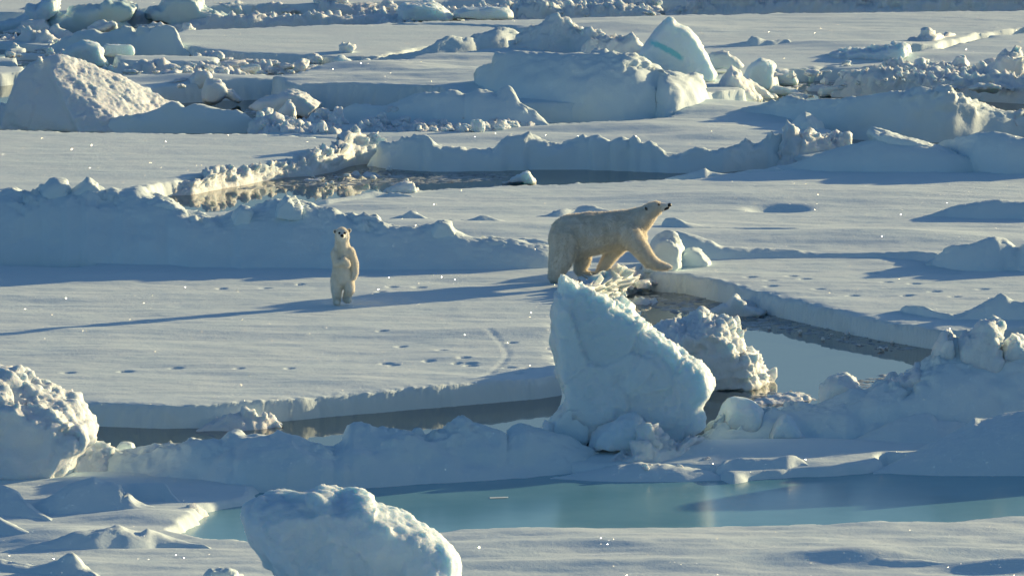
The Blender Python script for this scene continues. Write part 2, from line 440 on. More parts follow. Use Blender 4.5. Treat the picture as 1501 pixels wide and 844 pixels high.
def flush_chunks(limit=285):
    def vis(q):
        a = q[0]; return a[3]*FP/on_plane(a[0], a[1], 0)[1]*(1 if -20 < a[0] < 1521 else 0)
    order = sorted(range(len(CHQ)), key=lambda i: -vis(CHQ[i]))
    for i in order[:limit]: place_chunk(*CHQ[i][0], **CHQ[i][1])
    V = []; F = []; off = 0
    for i in order[limit:]:
        a, k, rz = CHQ[i]; me = CHUNKS[i % 8]; v = get_co(me); n = len(v); s = k.get('stretch') or (1, 1, .9)
        v = v*np.array(s)*a[3]; c, q = math.cos(rz), math.sin(rz)
        v = np.stack([v[:, 0]*c - v[:, 1]*q, v[:, 0]*q + v[:, 1]*c, v[:, 2]], 1) + on_plane(a[0], a[1], a[2])
        V.append(v); F.append(np.array([p.vertices[:] for p in me.polygons if len(p.vertices) == 4]) + off); off += n
    if V: tag(link('ice_crumbs', mesh_np('ice_crumbs', np.concatenate(V), np.concatenate(F), M_RUBBLE)), kind='stuff')
def place_chunk(px, py, z, size, label, group, name='ice_chunk', which=None, cat='ice chunk', stretch=None, mat=None):
    global nchunk
    c = on_plane(px, py, z); me = CHUNKS[(nchunk if which is None else which) % 8]
    o = bpy.data.objects.new(name, me); COL.objects.link(o)
    o.location = c; o.rotation_euler = (0, 0, random.uniform(0, 6.28))
    s = stretch or (random.uniform(.85, 1.25), random.uniform(.8, 1.2), random.uniform(.75, 1.15))
    o.scale = (size*s[0], size*s[1], size*s[2]); nchunk += 1
    return tag(o, label, cat, group)
def scatter(poly, z, n, smin, smax, label, group, name='ice_chunk', seed=0):
    r = np.random.default_rng(seed); P = np.array(poly, float); k = 0
    while k < n:
        q = r.uniform(P.min(0), P.max(0))
        if seg_dist(np.array([q[0]]), np.array([q[1]]), P)[0] > 0:
            s = smin*(smax/smin)**(r.random()**1.8); chunk(q[0], q[1], z, s, label, group, name); k += 1
# ================================================================== SETTING: water and floes
def sheet(name, x0, y0, x1, y1, z, mat):
    me = mesh_np(name, [(x0, y0, z), (x1, y0, z), (x1, y1, z), (x0, y1, z)], np.array([[0, 1, 2, 3]]), mat, False)
    return tag(link(name, me), kind='structure')
sheet('sea_water', -3000, 60, 3000, 6000, 0.0, M_SEA)
TOP = .34
L_, R_ = -500, 2000

# far snow plain, to the horizon
def far_extra(x, y):
    f = sstep(235, 300, y)
    return f*(.5*np.clip(fbm(np.stack([x*.02, y*.012, 0*x], 1), 3, 77), 0, 2) + .25)
fp = [(L_, 18), (0, 19), (120, 17), (240, 12), (380, 7), (430, 8), (560, 4), (640, 2), (740, 0), (900, 1), (1000, -1), (1200, -3), (1501, -6), (R_, -8)]
fpw = [tuple(on_plane(a, b, TOP)[:2]) for a, b in fp]
def far_plain():
    X = np.concatenate([-np.geomspace(3000, 16, 26), np.arange(-15, 15, .12), np.geomspace(15.2, 3000, 26)])
    Y = np.concatenate([np.arange(199, 240, .16), np.geomspace(240.3, 6000, 70)])
    GX, GY = np.meshgrid(X, Y); sh = GX.shape; x, y = GX.ravel(), GY.ravel()
    q = np.array(fpw); ye = np.interp(x, q[:, 0], q[:, 1]) + .25*fbm(np.stack([x*.8, 0*x, 0*x], 1), 3, 3)
    dn = y - ye
    z = TOP + .02*fbm(np.stack([x*.3, y*.5, 0*x], 1), 4, 12) + far_extra(x, y)
    z = -.2 + (z + .2)*sstep(-.1, .15, dn)
    keep = (dn > -.6).reshape(sh); kf = keep[:-1, :-1] | keep[1:, 1:]
    idx = np.arange(x.size).reshape(sh)
    Fq = np.stack([idx[:-1, :-1][kf], idx[:-1, 1:][kf], idx[1:, 1:][kf], idx[1:, :-1][kf]], 1)
    me = mesh_np('snow_plain', np.stack([x, y, z], 1), Fq, M_SNOW)
    tag(link('snow_plain', me), kind='structure')
far_plain()

# floe with the long flat top, upper left
floe('ice_floe', [(262, 43), (330, 41), (480, 37), (600, 32), (640, 29), (700, 32), (752, 42), (740, 50), (690, 56), (620, 70), (560, 82), (490, 84), (420, 80), (350, 78), (290, 72), (250, 64), (235, 52)], .30, fine=.075, und=.01, dunes=.015)
# upper right plain
floe('ice_floe', [(560, 34), (660, 30), (800, 27), (960, 21), (1200, 18), (1501, 14), (R_, 12), (R_, 40), (1501, 41), (1440, 49), (1405, 57), (1370, 67), (1340, 69),
     (1300, 86), (1230, 96), (1160, 100), (1110, 118), (1060, 135), (960, 132), (760, 100), (735, 70), (765, 47), (745, 38), (690, 36)], .34, fine=.075, und=.015,
     bumps=[(1230, 66, 2, .8, .10), (930, 40, 1.6, .8, .12), (1280, 72, 1.2, .8, .10)])
# right, below the crack
floe('ice_floe', [(1345, 71), (1380, 69), (1415, 60), (1445, 52), (1501, 46), (R_, 44), (R_, 112), (1501, 108), (1400, 108), (1330, 112), (1290, 100), (1200, 100), (1210, 90), (1300, 84)], .30, fine=.075, und=.02,
     bumps=[(1400, 84, 2.5, .7, .10)])
# stepped slab in the middle distance
floe('ice_floe', [(395, 113), (440, 104), (500, 92), (560, 91), (620, 84), (690, 72), (760, 68), (900, 90), (1060, 120), (1100, 130), (900, 150), (700, 150), (640, 128), (600, 124), (480, 121), (430, 122)], .62, fine=.07,
     und=.03, dunes=.06, bumps=[(540, 100, 1.5, .9, .18), (650, 84, 2.2, .5, .12), (700, 110, 2, 1, .1)])
# low floe, left middle distance behind the tilted slab
floe('ice_floe', [(100, 118), (200, 108), (300, 106), (420, 108), (436, 116), (400, 119), (330, 121), (270, 124), (120, 140)], .42, fine=.075, bumps=[(300, 116, 1.6, .6, .12)])
# low dark-edged slabs between the leads
floe('ice_floe', [(165, 80), (230, 79), (300, 80), (322, 82), (324, 88), (250, 89), (170, 88)], .30, fine=.07)
floe('ice_floe', [(-60, 84), (0, 83), (30, 86), (28, 90), (-60, 91)], .16, fine=.07)
floe('ice_floe', [(5, 70), (20, 66), (44, 70), (42, 73), (8, 74)], .14, fine=.07)
floe('ice_floe', [(14, 78), (40, 74), (75, 77), (70, 80), (18, 81)], .13, fine=.07)
floe('ice_floe', [(-60, 95), (0, 95), (40, 96), (42, 104), (0, 108), (-60, 108)], .3, fine=.07)
floe('ice_floe', [(-60, 56), (0, 57), (28, 59), (90, 63), (80, 70), (20, 64), (-60, 63)], .16, fine=.07)
# centre strip floe
floe('ice_floe', [(380, 194), (430, 182), (520, 176), (640, 178), (700, 178), (800, 181), (905, 178), (975, 172), (1060, 150), (1130, 150), (1180, 180), (1236, 200), (1242, 212),
     (1225, 232), (1150, 224), (1090, 226), (1000, 230), (900, 228), (740, 226), (600, 227), (560, 222), (540, 214), (500, 205), (420, 200)], .30, fine=.06, und=.03,
     bumps=[(650, 200, 2, .8, .06), (930, 190, 2.4, .8, .16), (1050, 200, 2, 1, .12), (1000, 160, 2, 1.5, .2)],
     holes=[[(812, 176), (860, 178), (910, 181), (960, 180), (974, 176), (930, 174), (860, 172)]], hole_z=.08, hole_edge=.2)
me_ = on_plane([800, 990, 990, 800], [184, 184, 170, 170], .17)
tag(link('meltwater', mesh_np('meltwater', me_, np.array([[0, 1, 2, 3]]), M_POND, False)), kind='structure')
# big smooth floe, left
floe('ice_floe', [(L_, 189), (0, 190), (200, 193), (370, 194), (440, 198), (505, 204), (530, 208), (540, 212), (520, 216), (490, 222), (450, 234), (400, 240), (330, 250), (262, 262), (216, 274), (150, 296), (0, 300), (L_, 300)], .32,
     fine=.055, und=.012, dunes=.02)
# the bears' floe
FOOT = [(100, 546, .16), (184, 544, .17), (258, 539, .15), (350, 540, .1), (424, 540, .08), (325, 423, .12), (389, 422, .15), (560, 487, .12), (575, 422, .14), (615, 422, .17), (588, 507, .12), (648, 513, .12),
        (566, 531, .14), (576, 533, .14), (628, 528, .12), (680, 525, .16), (688, 531, .2), (690, 534, .16), (746, 537, .16), (775, 538, .14), (760, 545, .1), (670, 531, .1), (558, 429, .1), (440, 417, .06), (750, 502, .12)]
TRK = [(715, 489), (724, 494), (735, 502), (740, 510), (744, 518), (742, 525), (737, 530), (728, 538), (718, 545), (700, 556)]
trk_pits = []
for (a, b), (c, d) in zip(TRK[:-1], TRK[1:]):
    for t in (0, .25, .5, .75): trk_pits.append((a + (c - a)*t, b + (d - b)*t, .045, .12, .011))
RF_TR = [(1100, 407), (1160, 405), (1130, 419), (1200, 424), (1300, 414), (1340, 416), (1400, 436), (1330, 433), (1400, 400), (1250, 432), (1440, 424), (1180, 409), (1130, 412), (1280, 400), (1370, 427)]
floe('ice_floe', [(L_, 300), (150, 300), (235, 300), (300, 309), (430, 303), (520, 288), (600, 278), (700, 272), (740, 269), (860, 267), (1000, 262), (1060, 256), (1130, 250), (1240, 248), (1501, 256), (R_, 262),
     (R_, 482), (1501, 480), (1440, 482), (1380, 484), (1330, 476), (1250, 462), (1150, 438), (1050, 413), (1000, 402), (960, 399), (948, 396), (930, 398), (903, 408), (880, 415), (860, 423), (842, 438), (830, 465),
     (822, 510), (822, 548), (790, 553), (700, 561), (640, 566), (520, 576), (420, 585), (300, 595), (240, 596), (130, 592), (60, 588), (L_, 590)], .36, fine=.05, und=.02, dunes=.032, edge=.07, rough_edge=.035, holes=[[(-300, 386), (0, 389), (70, 390), (120, 393), (146, 399), (110, 400), (50, 399), (0, 398), (-300, 397)]], hole_z=-.25, hole_edge=.06,
     bumps=[(1080, 290, 2.5, 1.0, .10), (1300, 285, 3, 1.2, .08), (780, 487, 1.5, .7, .07), (640, 490, 1.4, .8, .05), (200, 480, 3, 1.5, .03), (1180, 352, 2.4, 1.3, .10), (1330, 350, 2.2, 1.3, .12),
            (880, 345, 2.6, 2.5, .12), (700, 350, 3, 2.5, .15), (560, 345, 2, 2.0, .12)],
     pits=[(a, b, w*.6, .09, .05) for a, b, w in FOOT] + trk_pits + [(a, b, .095, .08, .045) for a, b in RF_TR] + [(1140, 306, .55, .55, .12)])
# foreground floe with the turquoise pond
floe('ice_floe', [(L_, 642), (100, 652), (200, 668), (300, 668), (500, 665), (640, 660), (800, 655), (1000, 640), (1050, 622), (1150, 612), (1300, 600), (1400, 570), (1501, 530), (R_, 500), (R_, 1300), (L_, 1300)],
     .40, fine=.05, und=.03, dunes=.04,
     holes=[[(262, 788), (296, 770), (306, 754), (340, 748), (374, 740), (392, 722), (480, 708), (560, 702), (700, 688), (800, 694), (880, 698), (1030, 698), (1068, 712), (1130, 704), (1200, 700), (1280, 696), (1310, 684), (1501, 686), (R_, 690),
             (R_, 758), (1501, 763), (1380, 774), (1240, 777), (1000, 779), (830, 782), (660, 785), (560, 800), (430, 806), (365, 800), (310, 796)]], hole_z=.16, hole_edge=.22,
     bumps=[(1050, 800, 2.5, .8, .06), (1250, 820, 1.2, .45, .16), (1400, 812, 1.8, .4, .10), (1500, 830, .9, .4, .18), (900, 828, 2.5, .5, .08), (780, 800, 2, .5, .05),
            (1100, 662, 1.8, 1.0, .14), (940, 668, 1.5, .8, .14), (90, 790, .9, 1., .15), (220, 760, .9, .7, .10), (1250, 668, 2, 1.2, .06)])
pw = on_plane([150, R_, R_, 150], [830, 830, 690, 690], .29); pw[:, 2] = .29
tag(link('pond_water', mesh_np('pond_water', pw, np.array([[0, 1, 2, 3]]), M_POND, False)), kind='structure')
# pale shelf of ice just under the pond surface showing through
for (x0_, x1_, y0_) in [(718, 745, 729), ]:
    q = on_plane([x0_, x1_, x1_, x0_], [y0_ + 1, y0_, y0_ - 1.6, y0_ - 1], .295)
    tag(link('thin_ice', mesh_np('thin_ice', q, np.array([[0, 1, 2, 3]]), M_SNOW, False)), 'thin white sliver of ice lying flat on the turquoise pond', 'ice sliver')

# ================================================================== PRESSURE RIDGES
# middle ridge
ridge('snow_ridge', 'long blue-shaded snow ridge crossing behind the standing cub', 'snow ridge',
 [(-200, 385, 285), (-60, 385, 280), (0, 386, 278), (18, 386, 275), (35, 386, 287), (60, 386, 279), (70, 387, 272), (80, 387, 268), (92, 387, 271), (98, 388, 280), (115, 388, 277), (120, 388, 270), (127, 389, 263), (140, 389, 270), (155, 389, 281), (165, 389, 275), (180, 390, 281), (200, 390, 279),
  (225, 391, 289), (245, 391, 294), (258, 392, 302), (278, 393, 317), (300, 393, 315), (320, 393, 319), (340, 393, 308), (353, 394, 304), (366, 394, 308), (390, 394, 304), (405, 394, 297), (420, 394, 300), (440, 394, 303), (470, 394, 307), (490, 395, 309), (505, 395, 316), (530, 396, 324), (560, 397, 332), (590, 397, 334),
  (610, 397, 330), (630, 397, 325), (655, 397, 328), (680, 397, 346), (700, 397, 350), (720, 397, 349), (750, 397, 347), (770, 397, 352), (800, 396, 360), (830, 394, 370), (860, 392, 382)],
 .34, k=1.0, kb=1.8, rough=.05, lump=.06, seed=3, res=.045)
ridge('snow_hummock', 'small sunlit hummock row just behind the long shaded ridge, right of the cub', 'snow hummock',
 [(560, 336, 324), (590, 336, 318), (603, 336, 309), (612, 336, 314), (625, 337, 322), (650, 342, 326), (660, 343, 322), (690, 344, 325), (702, 344, 319), (712, 344, 316), (725, 344, 319), (740, 344, 325), (770, 344, 333)], .38, k=.9, kb=1.5, rough=.04, lump=.03, seed=5)
ridge('snow_hummock', 'low rumpled snow hummock behind the back of the big bear', 'snow hummock',
 [(762, 324, 321), (790, 324, 317), (815, 324, 311), (826, 323, 309), (835, 322, 308), (850, 320, 303), (868, 320, 304), (890, 320, 308), (905, 320, 315)], .38, rough=.04, lump=.04, seed=8)
ridge('snow_hummock', 'rumpled snow hummock between the cub and the big bear, below the shaded crest', 'snow hummock',
 [(640, 372, 352), (700, 374, 356), (750, 376, 352), (785, 378, 350), (803, 378, 354), (830, 378, 362)], .5, rough=.04, lump=.05, seed=9)
ridge('ice_crust', 'jagged sunlit crust lying on the shaded ridge beside the head of the cub', 'ice crust',
 [(412, 352, 350), (425, 353, 338), (440, 354, 335), (452, 355, 340), (465, 357, 329), (475, 358, 336), (490, 358, 339), (520, 358, 341), (545, 358, 347), (556, 358, 346), (564, 358, 354)], .62, k=1.5, rough=.03, lump=.04, seed=12, res=.035)
ridge('snow_drift', 'long low snow drift with a dark hollow side right of the big bear', 'snow drift',
 [(975, 345, 322), (990, 346, 320), (1005, 347, 328), (1030, 346, 332), (1060, 345, 334), (1120, 344, 334), (1200, 344, 336), (1250, 343, 341)], .37, k=.9, kb=3, rough=.03, lump=.01, seed=14)
ridge('snow_drift', 'long rounded snow drift running right from the legs of the big bear', 'snow drift',
 [(975, 378, 345), (990, 379, 340), (1003, 380, 342), (1020, 381, 347), (1045, 381, 353), (1058, 381, 362), (1100, 380, 364), (1150, 379, 363), (1200, 378, 369), (1240, 378, 371), (1300, 379, 369), (1340, 382, 367), (1375, 386, 372)], .37, k=.9, kb=2.5, rough=.03, lump=.012, seed=16)
ridge('snow_hummock', 'shaded snow hummock on the flat floe at the right edge, level with the big bear', 'snow hummock',
 [(1366, 387, 380), (1380, 390, 368), (1395, 393, 361), (1420, 395, 356), (1440, 396, 353), (1452, 396, 349), (1462, 396, 348), (1475, 395, 352), (1488, 395, 362), (1494, 395, 366), (1503, 397, 354), (1530, 397, 346), (1600, 397, 340)], .37, k=.7, rough=.03, lump=.02, seed=18)
ridge('snow_drift', 'wind drift with a sharp shaded side at the far right edge above the floe', 'snow drift',
 [(1365, 318, 315), (1385, 319, 308), (1400, 320, 302), (1430, 321, 297), (1450, 321, 294), (1465, 321, 291), (1480, 321, 293), (1500, 321, 295), (1600, 321, 290)], .37, k=.9, kb=2, rough=.02, lump=.01, seed=20)
ridge('rubble_crest', 'crumbly raised rim of the right floe above the dark lead', 'ice rim',
 [(1315, 470, 462), (1325, 474, 446), (1345, 476, 445), (1360, 480, 452), (1375, 482, 458), (1400, 484, 463), (1420, 484, 458), (1440, 484, 450), (1455, 484, 442), (1466, 484, 436), (1473, 484, 435), (1480, 484, 444), (1501, 484, 446), (1600, 486, 440)], .2, k=.35, kb=1.2, rough=.04, lump=.04, seed=22)
# centre ridge over the back lead
ridge('snow_ridge', 'low knobbly ridge along the far bank of the upper lead', 'snow ridge',
 [(548, 243, 226), (555, 245, 216), (570, 247, 212), (585, 248, 210), (600, 249, 208), (615, 250, 201), (622, 250, 198), (632, 251, 203), (638, 251, 211), (650, 251, 216), (675, 251, 213), (690, 250, 217), (712, 250, 219), (716, 250, 215), (722, 250, 219), (735, 250, 208), (745, 249, 202), (768, 249, 201),
  (775, 248, 193), (780, 248, 201), (800, 248, 206), (815, 248, 213), (822, 248, 212), (832, 248, 205), (845, 248, 200), (855, 248, 195), (863, 248, 204), (870, 249, 200), (885, 249, 205), (895, 249, 212), (904, 250, 208), (913, 250, 202), (923, 250, 207), (930, 251, 203), (940, 251, 212), (953, 252, 206), (965, 252, 214), (978, 253, 224),
  (995, 253, 226), (1010, 253, 219), (1035, 252, 219), (1060, 252, 219), (1080, 250, 213), (1095, 249, 201), (1103, 248, 212), (1115, 247, 210), (1125, 246, 198), (1132, 246, 194), (1142, 245, 199), (1160, 243, 200)], .02, k=.45, kb=1.1, rough=.05, lump=.055, seed=25, res=.045)
ridge('ice_hummock', 'rough sunlit ice hummock at the right end of the knobbly lead-side ridge', 'ice hummock',
 [(1148, 243, 205), (1155, 243, 187), (1163, 243, 193), (1175, 242, 206), (1187, 241, 192), (1196, 240, 202), (1208, 239, 204), (1222, 238, 198), (1231, 238, 194), (1240, 238, 205), (1244, 238, 216)], .06, k=.5, kb=1.0, rough=.05, lump=.09, seed=28, mat=M_RUBBLE, res=.035)
ridge('snow_mound', 'snow mound under the leaning fin of ice on the right', 'snow mound',
 [(1130, 250, 246), (1160, 252, 240), (1190, 254, 230), (1220, 255, 220), (1245, 255, 213), (1265, 255, 208), (1290, 256, 206), (1340, 256, 214), (1390, 256, 224), (1430, 254, 233), (1460, 252, 240)], .33, k=.7, kb=1.2, rough=.03, lump=.02, seed=30)
block('ice_fin', 'smooth leaning fin of snow-topped ice pointing up left, right of centre', 'ice fin',
 [(1272, 195), (1277, 189), (1284, 190), (1300, 193), (1330, 202), (1370, 213), (1400, 222), (1415, 233), (1460, 238), (1440, 246), (1390, 250), (1380, 236), (1345, 226), (1310, 214), (1280, 208)], 249, .36, thick=1.8,
 layers=[(-.5, .9), (-.35, .97), (0, 1), (.4, 1), (.5, .9)], low=.02, lump=.01, seed=31, mat=M_DRIFT)
ridge('snow_mound', 'broad smooth snow mound at the right edge behind the leaning fin', 'snow mound',
 [(1365, 232, 222), (1385, 240, 208), (1400, 246, 204), (1420, 252, 200), (1435, 256, 197), (1455, 258, 195), (1475, 259, 195), (1492, 259, 198), (1501, 259, 199), (1530, 259, 192), (1600, 259, 188)], .33, k=.8, rough=.04, lump=.02, seed=33)
ridge('pressure_ridge', 'tall smooth pressure ridge with a sunlit top on the right, above black water', 'pressure ridge',
 [(1040, 186, 182), (1060, 188, 170), (1085, 190, 162), (1100, 190, 157), (1130, 191, 149), (1180, 196, 148), (1240, 203, 145), (1290, 206, 142), (1325, 208, 139), (1335, 208, 134), (1345, 208, 131), (1360, 208, 131), (1372, 208, 134), (1382, 208, 133), (1400, 207, 141), (1430, 205, 150), (1450, 203, 158), (1470, 202, 163), (1490, 200, 164), (1501, 199, 165), (1560, 197, 160)],
 .02, k=.5, kb=1.3, rough=.05, lump=.05, seed=35)
block('ice_slab', 'sunlit sloping slab leaning on the right pressure ridge', 'ice slab',
 [(1372, 150), (1385, 138), (1400, 141), (1430, 150), (1452, 158), (1490, 168), (1495, 188), (1480, 194), (1440, 197), (1425, 184), (1395, 168)], 199, .05, thick=1.4,
 layers=[(-.3, .75, 12), (-.1, .88, 6), (.2, 1), (.5, .95)], low=.03, lump=.04, seed=36, mat=M_RUBBLE)
block('ice_pyramid', 'small pointed pyramid of snow in front of the right pressure ridge', 'ice pyramid',
 [(1148, 196), (1157, 184), (1168, 171), (1176, 163), (1181, 161), (1190, 165), (1197, 170), (1206, 178), (1212, 196)], 194, .3, thick=1.0, layers=[(-.5, .55), (0, 1), (.5, .6)], low=.03, lump=.01, seed=37, mat=M_DRIFT)

# central hummock group
ridge('pressure_hummock', 'massive blue-shaded hummock of ice in the middle distance', 'ice hummock',
 [(693, 150, 128), (698, 154, 102), (712, 160, 98), (721, 164, 95), (726, 168, 80), (745, 172, 78), (780, 175, 77), (830, 178, 76), (880, 179, 76), (915, 179, 80), (945, 177, 86), (962, 175, 95), (975, 177, 102), (990, 176, 104), (1006, 174, 110), (1020, 172, 110), (1032, 170, 120), (1040, 168, 134), (1046, 166, 148)],
 .2, k=.75, kb=.9, rough=.07, lump=.07, seed=40)
ridge('snow_knoll', 'lumpy shaded snow knoll with one thumb-shaped knob, left of the massive hummock', 'snow knoll',
 [(500, 178, 168), (510, 179, 160), (520, 180, 154), (535, 181, 155), (560, 182, 155), (585, 183, 148), (610, 184, 138), (635, 185, 136), (645, 186, 138), (657, 186, 131), (668, 186, 132), (682, 186, 139), (692, 187, 137), (702, 187, 133), (715, 187, 134), (728, 187, 138), (738, 187, 131), (744, 187, 128), (751, 187, 129), (756, 187, 140), (760, 187, 151), (775, 187, 158), (785, 187, 164), (793, 187, 172), (803, 187, 182)],
 .28, k=.9, kb=.8, rough=.035, lump=.035, seed=42)
block('ice_fin', 'tall curved fin of ice with an aqua band, topmost in the middle distance', 'ice fin',
 [(935, 86), (942, 72), (952, 58), (962, 42), (972, 30), (980, 23), (985, 25), (992, 33), (1003, 37), (1013, 44), (1022, 54), (1031, 68), (1039, 84), (1044, 97), (1052, 110), (1048, 118), (1000, 118), (950, 112)], 112, .5, thick=.9,
 layers=[(-.5, .88), (-.3, .97), (0, 1), (.35, .97), (.5, .85)], voxel=.035, low=.03, lump=.015, seed=44, mat=M_ICE)
FIN = bpy.context.scene.objects['ice_fin.001']
def seam_material():
    """white ice crossed by a seam of clear aqua ice (a colour of the ice itself, laid along a line in the block)"""
    m = M_ICE.copy(); m.name = 'seamed_white_ice'; nt = m.node_tree; L = nt.links.new
    Y = float(on_plane(1000, 112, .5)[1]); p0 = at_depth(950, 61, Y); p1 = at_depth(1003, 89, Y)
    t = (p1 - p0); ln = np.linalg.norm(t); t /= ln; nrm = np.array([-t[2], 0, t[0]])
    b = [n for n in nt.nodes if n.type == 'BSDF_PRINCIPLED'][0]; old = b.inputs['Base Color'].links[0].from_socket
    geo = [n for n in nt.nodes if n.type == 'NEW_GEOMETRY'][0]
    sb = N(nt, 'ShaderNodeVectorMath', operation='SUBTRACT'); L(geo.outputs['Position'], sb.inputs[0]); sb.inputs[1].default_value = tuple(p0)
    def dot(v):
        d = N(nt, 'ShaderNodeVectorMath', operation='DOT_PRODUCT'); L(sb.outputs[0], d.inputs[0]); d.inputs[1].default_value = tuple(v); return d.outputs['Value']
    def mth(op, a, bb, c=None):
        n = N(nt, 'ShaderNodeMath', operation=op)
        for i_, x in enumerate((a, bb, c)):
            if x is None: continue
            if isinstance(x, (int, float)): n.inputs[i_].default_value = x
            else: L(x, n.inputs[i_])
        return n.outputs[0]
    u = mth('DIVIDE', dot(t), float(ln)); d = dot(nrm)
    bow = mth('MULTIPLY', mth('MULTIPLY', u, mth('SUBTRACT', 1.0, u)), -.16)
    nz = N(nt, 'ShaderNodeTexNoise'); nz.inputs['Scale'].default_value = 9; L(geo.outputs['Position'], nz.inputs['Vector'])
    d = mth('ADD', mth('ADD', d, bow), mth('MULTIPLY', mth('SUBTRACT', nz.outputs['Fac'], .5), .10))
    w = mth('MULTIPLY', mth('SUBTRACT', 1.0, mth('MINIMUM', mth('DIVIDE', mth('ABSOLUTE', d, None), .085), 1.0)), 1.6)
    e = mth('MULTIPLY', mth('MULTIPLY', u, mth('SUBTRACT', 1.0, u)), 6.0); e = mth('MAXIMUM', mth('MINIMUM', e, 1.0), 0.0)
    k = mth('MINIMUM', mth('MULTIPLY', w, e), .85)
    mx = N(nt, 'ShaderNodeMix', data_type='RGBA'); L(k, mx.inputs['Factor']); L(old, mx.inputs['A']); mx.inputs['B'].default_value = (.16, .60, .70, 1)
    L(mx.outputs['Result'], b.inputs['Base Color'])
    FIN.data.materials[0] = m
seam_material()
block('ice_boulder', 'round translucent ice boulder right of the tall aqua-banded fin', 'ice boulder',
 [(1090, 112), (1095, 97), (1103, 90), (1110, 85), (1116, 83), (1125, 87), (1134, 92), (1137, 98), (1133, 110), (1133, 124), (1128, 132), (1112, 132), (1096, 124)], 126, .4, thick=.85, low=.02, lump=.02, seed=46)
block('ice_block', 'small rounded block right of the round translucent boulder', 'ice block',
 [(1132, 124), (1134, 105), (1146, 103), (1157, 104), (1164, 110), (1171, 119), (1171, 125)], 124, .02, thick=.7, low=.02, lump=.02, seed=47)
block('ice_post', 'tiny dark upright splinter by the small rounded block', 'ice splinter',
 [(1187, 121), (1188, 112), (1189, 106), (1191, 112), (1192, 121)], 120, .02, thick=.12, voxel=.02, low=0, lump=0, fine=.005, seed=48, mat=M_GREEN)
block('ice_spike', 'steep ribbed spike between the tall fin and the round boulder', 'ice spike',
 [(1038, 148), (1050, 128), (1062, 114), (1068, 102), (1072, 94), (1080, 100), (1087, 110), (1096, 122), (1104, 134), (1116, 148)], 148, .3, thick=1.0, layers=[(-.5, .7), (0, 1), (.5, .7)], low=.04, lump=.03, seed=49, mat=M_RUBBLE)
block('ice_spike', 'low sunlit ridge of ice below the round translucent boulder', 'ice spike',
 [(1080, 146), (1090, 122), (1096, 112), (1106, 118), (1120, 128), (1136, 136), (1142, 146)], 143, .3, thick=.9, layers=[(-.5, .7), (0, 1), (.5, .7)], low=.03, lump=.03, seed=50, mat=M_RUBBLE)
block('ice_slab', 'thin slab leaning behind the ribbed spike', 'ice slab',
 [(1040, 100), (1042, 80), (1062, 77), (1076, 86), (1090, 98), (1082, 100)], 104, .4, thick=.5, low=.03, lump=.02, seed=51, mat=M_RUBBLE)
block('ice_hump', 'knobbly sunlit hump on the right flank of the massive hummock', 'ice hump',
 [(1005, 150), (1006, 130), (1010, 118), (1022, 112), (1030, 118), (1038, 130), (1043, 145), (1043, 152)], 152, .3, thick=1.1, low=.05, lump=.05, seed=52, mat=M_RUBBLE)
for oc in [((1110, 135), (1118, 129), (1140, 127), (1158, 128), (1172, 136), (1170, 140), (1112, 140))]:
    block('ice_slab', 'small flat slab floating below the round translucent boulder', 'ice slab', oc, 139, .02, thick=1.0, low=.02, lump=.02, seed=53)
block('ice_slab', 'flat-topped ice slab floating in the small pool right of the boulder', 'ice slab',
 [(1198, 142), (1200, 130), (1225, 126), (1238, 124), (1265, 122), (1281, 126), (1284, 136), (1280, 142)], 141, .02, thick=1.2, layers=[(-.5, .95), (0, 1), (.5, .95)], low=.02, lump=.02, seed=54)
# translucent ice jumble behind the massive hummock
ridge('ice_jumble', 'greenish translucent ice bank behind the massive hummock', 'ice bank',
 [(755, 80, 52), (762, 80, 44), (785, 80, 40), (800, 80, 36), (815, 80, 34), (833, 80, 33), (842, 80, 40), (850, 82, 46), (860, 84, 44), (880, 84, 50), (900, 84, 56), (930, 86, 62)], .5, k=.5, kb=1, rough=.06, lump=.07, seed=56, mat=M_RUBBLE)
for oc, lb, sd in [([(778, 64), (779, 50), (783, 46), (789, 48), (793, 56), (793, 64)], 'leftmost and smallest of the three pale knobs behind the massive hummock', 57),
                   ([(791, 62), (792, 44), (798, 39), (806, 37), (812, 42), (813, 50), (808, 62)], 'middle one of the three pale knobs behind the massive hummock', 58),
                   ([(819, 62), (821, 44), (828, 36), (834, 34), (841, 40), (847, 50), (851, 62)], 'largest glassy knob with a sunlit flank behind the massive hummock', 59)]:
    block('ice_lump', lb, 'ice knob', oc, 66, .6, thick=.5, voxel=.035, low=.02, lump=.03, seed=sd, mat=M_ICE)
ridge('rubble_crest', 'crumbled white rim behind the top of the massive hummock', 'ice rim',
 [(860, 80, 60), (875, 80, 52), (890, 80, 54), (905, 80, 62), (925, 80, 52), (930, 80, 62), (942, 80, 68)], .6, k=.5, rough=.06, lump=.08, seed=60, mat=M_RUBBLE)
ridge('snow_ridge', 'dark-sided snow ridge stepping up from left to right in the upper middle', 'snow ridge',
 [(545, 93, 86), (590, 93, 76), (620, 92, 70), (640, 91, 60), (655, 90, 55), (668, 89, 54), (680, 88, 60), (700, 86, 51), (720, 85, 48), (740, 84, 43), (748, 83, 42), (756, 82, 48)], .3, k=.5, kb=1.0, rough=.04, lump=.04, seed=62)

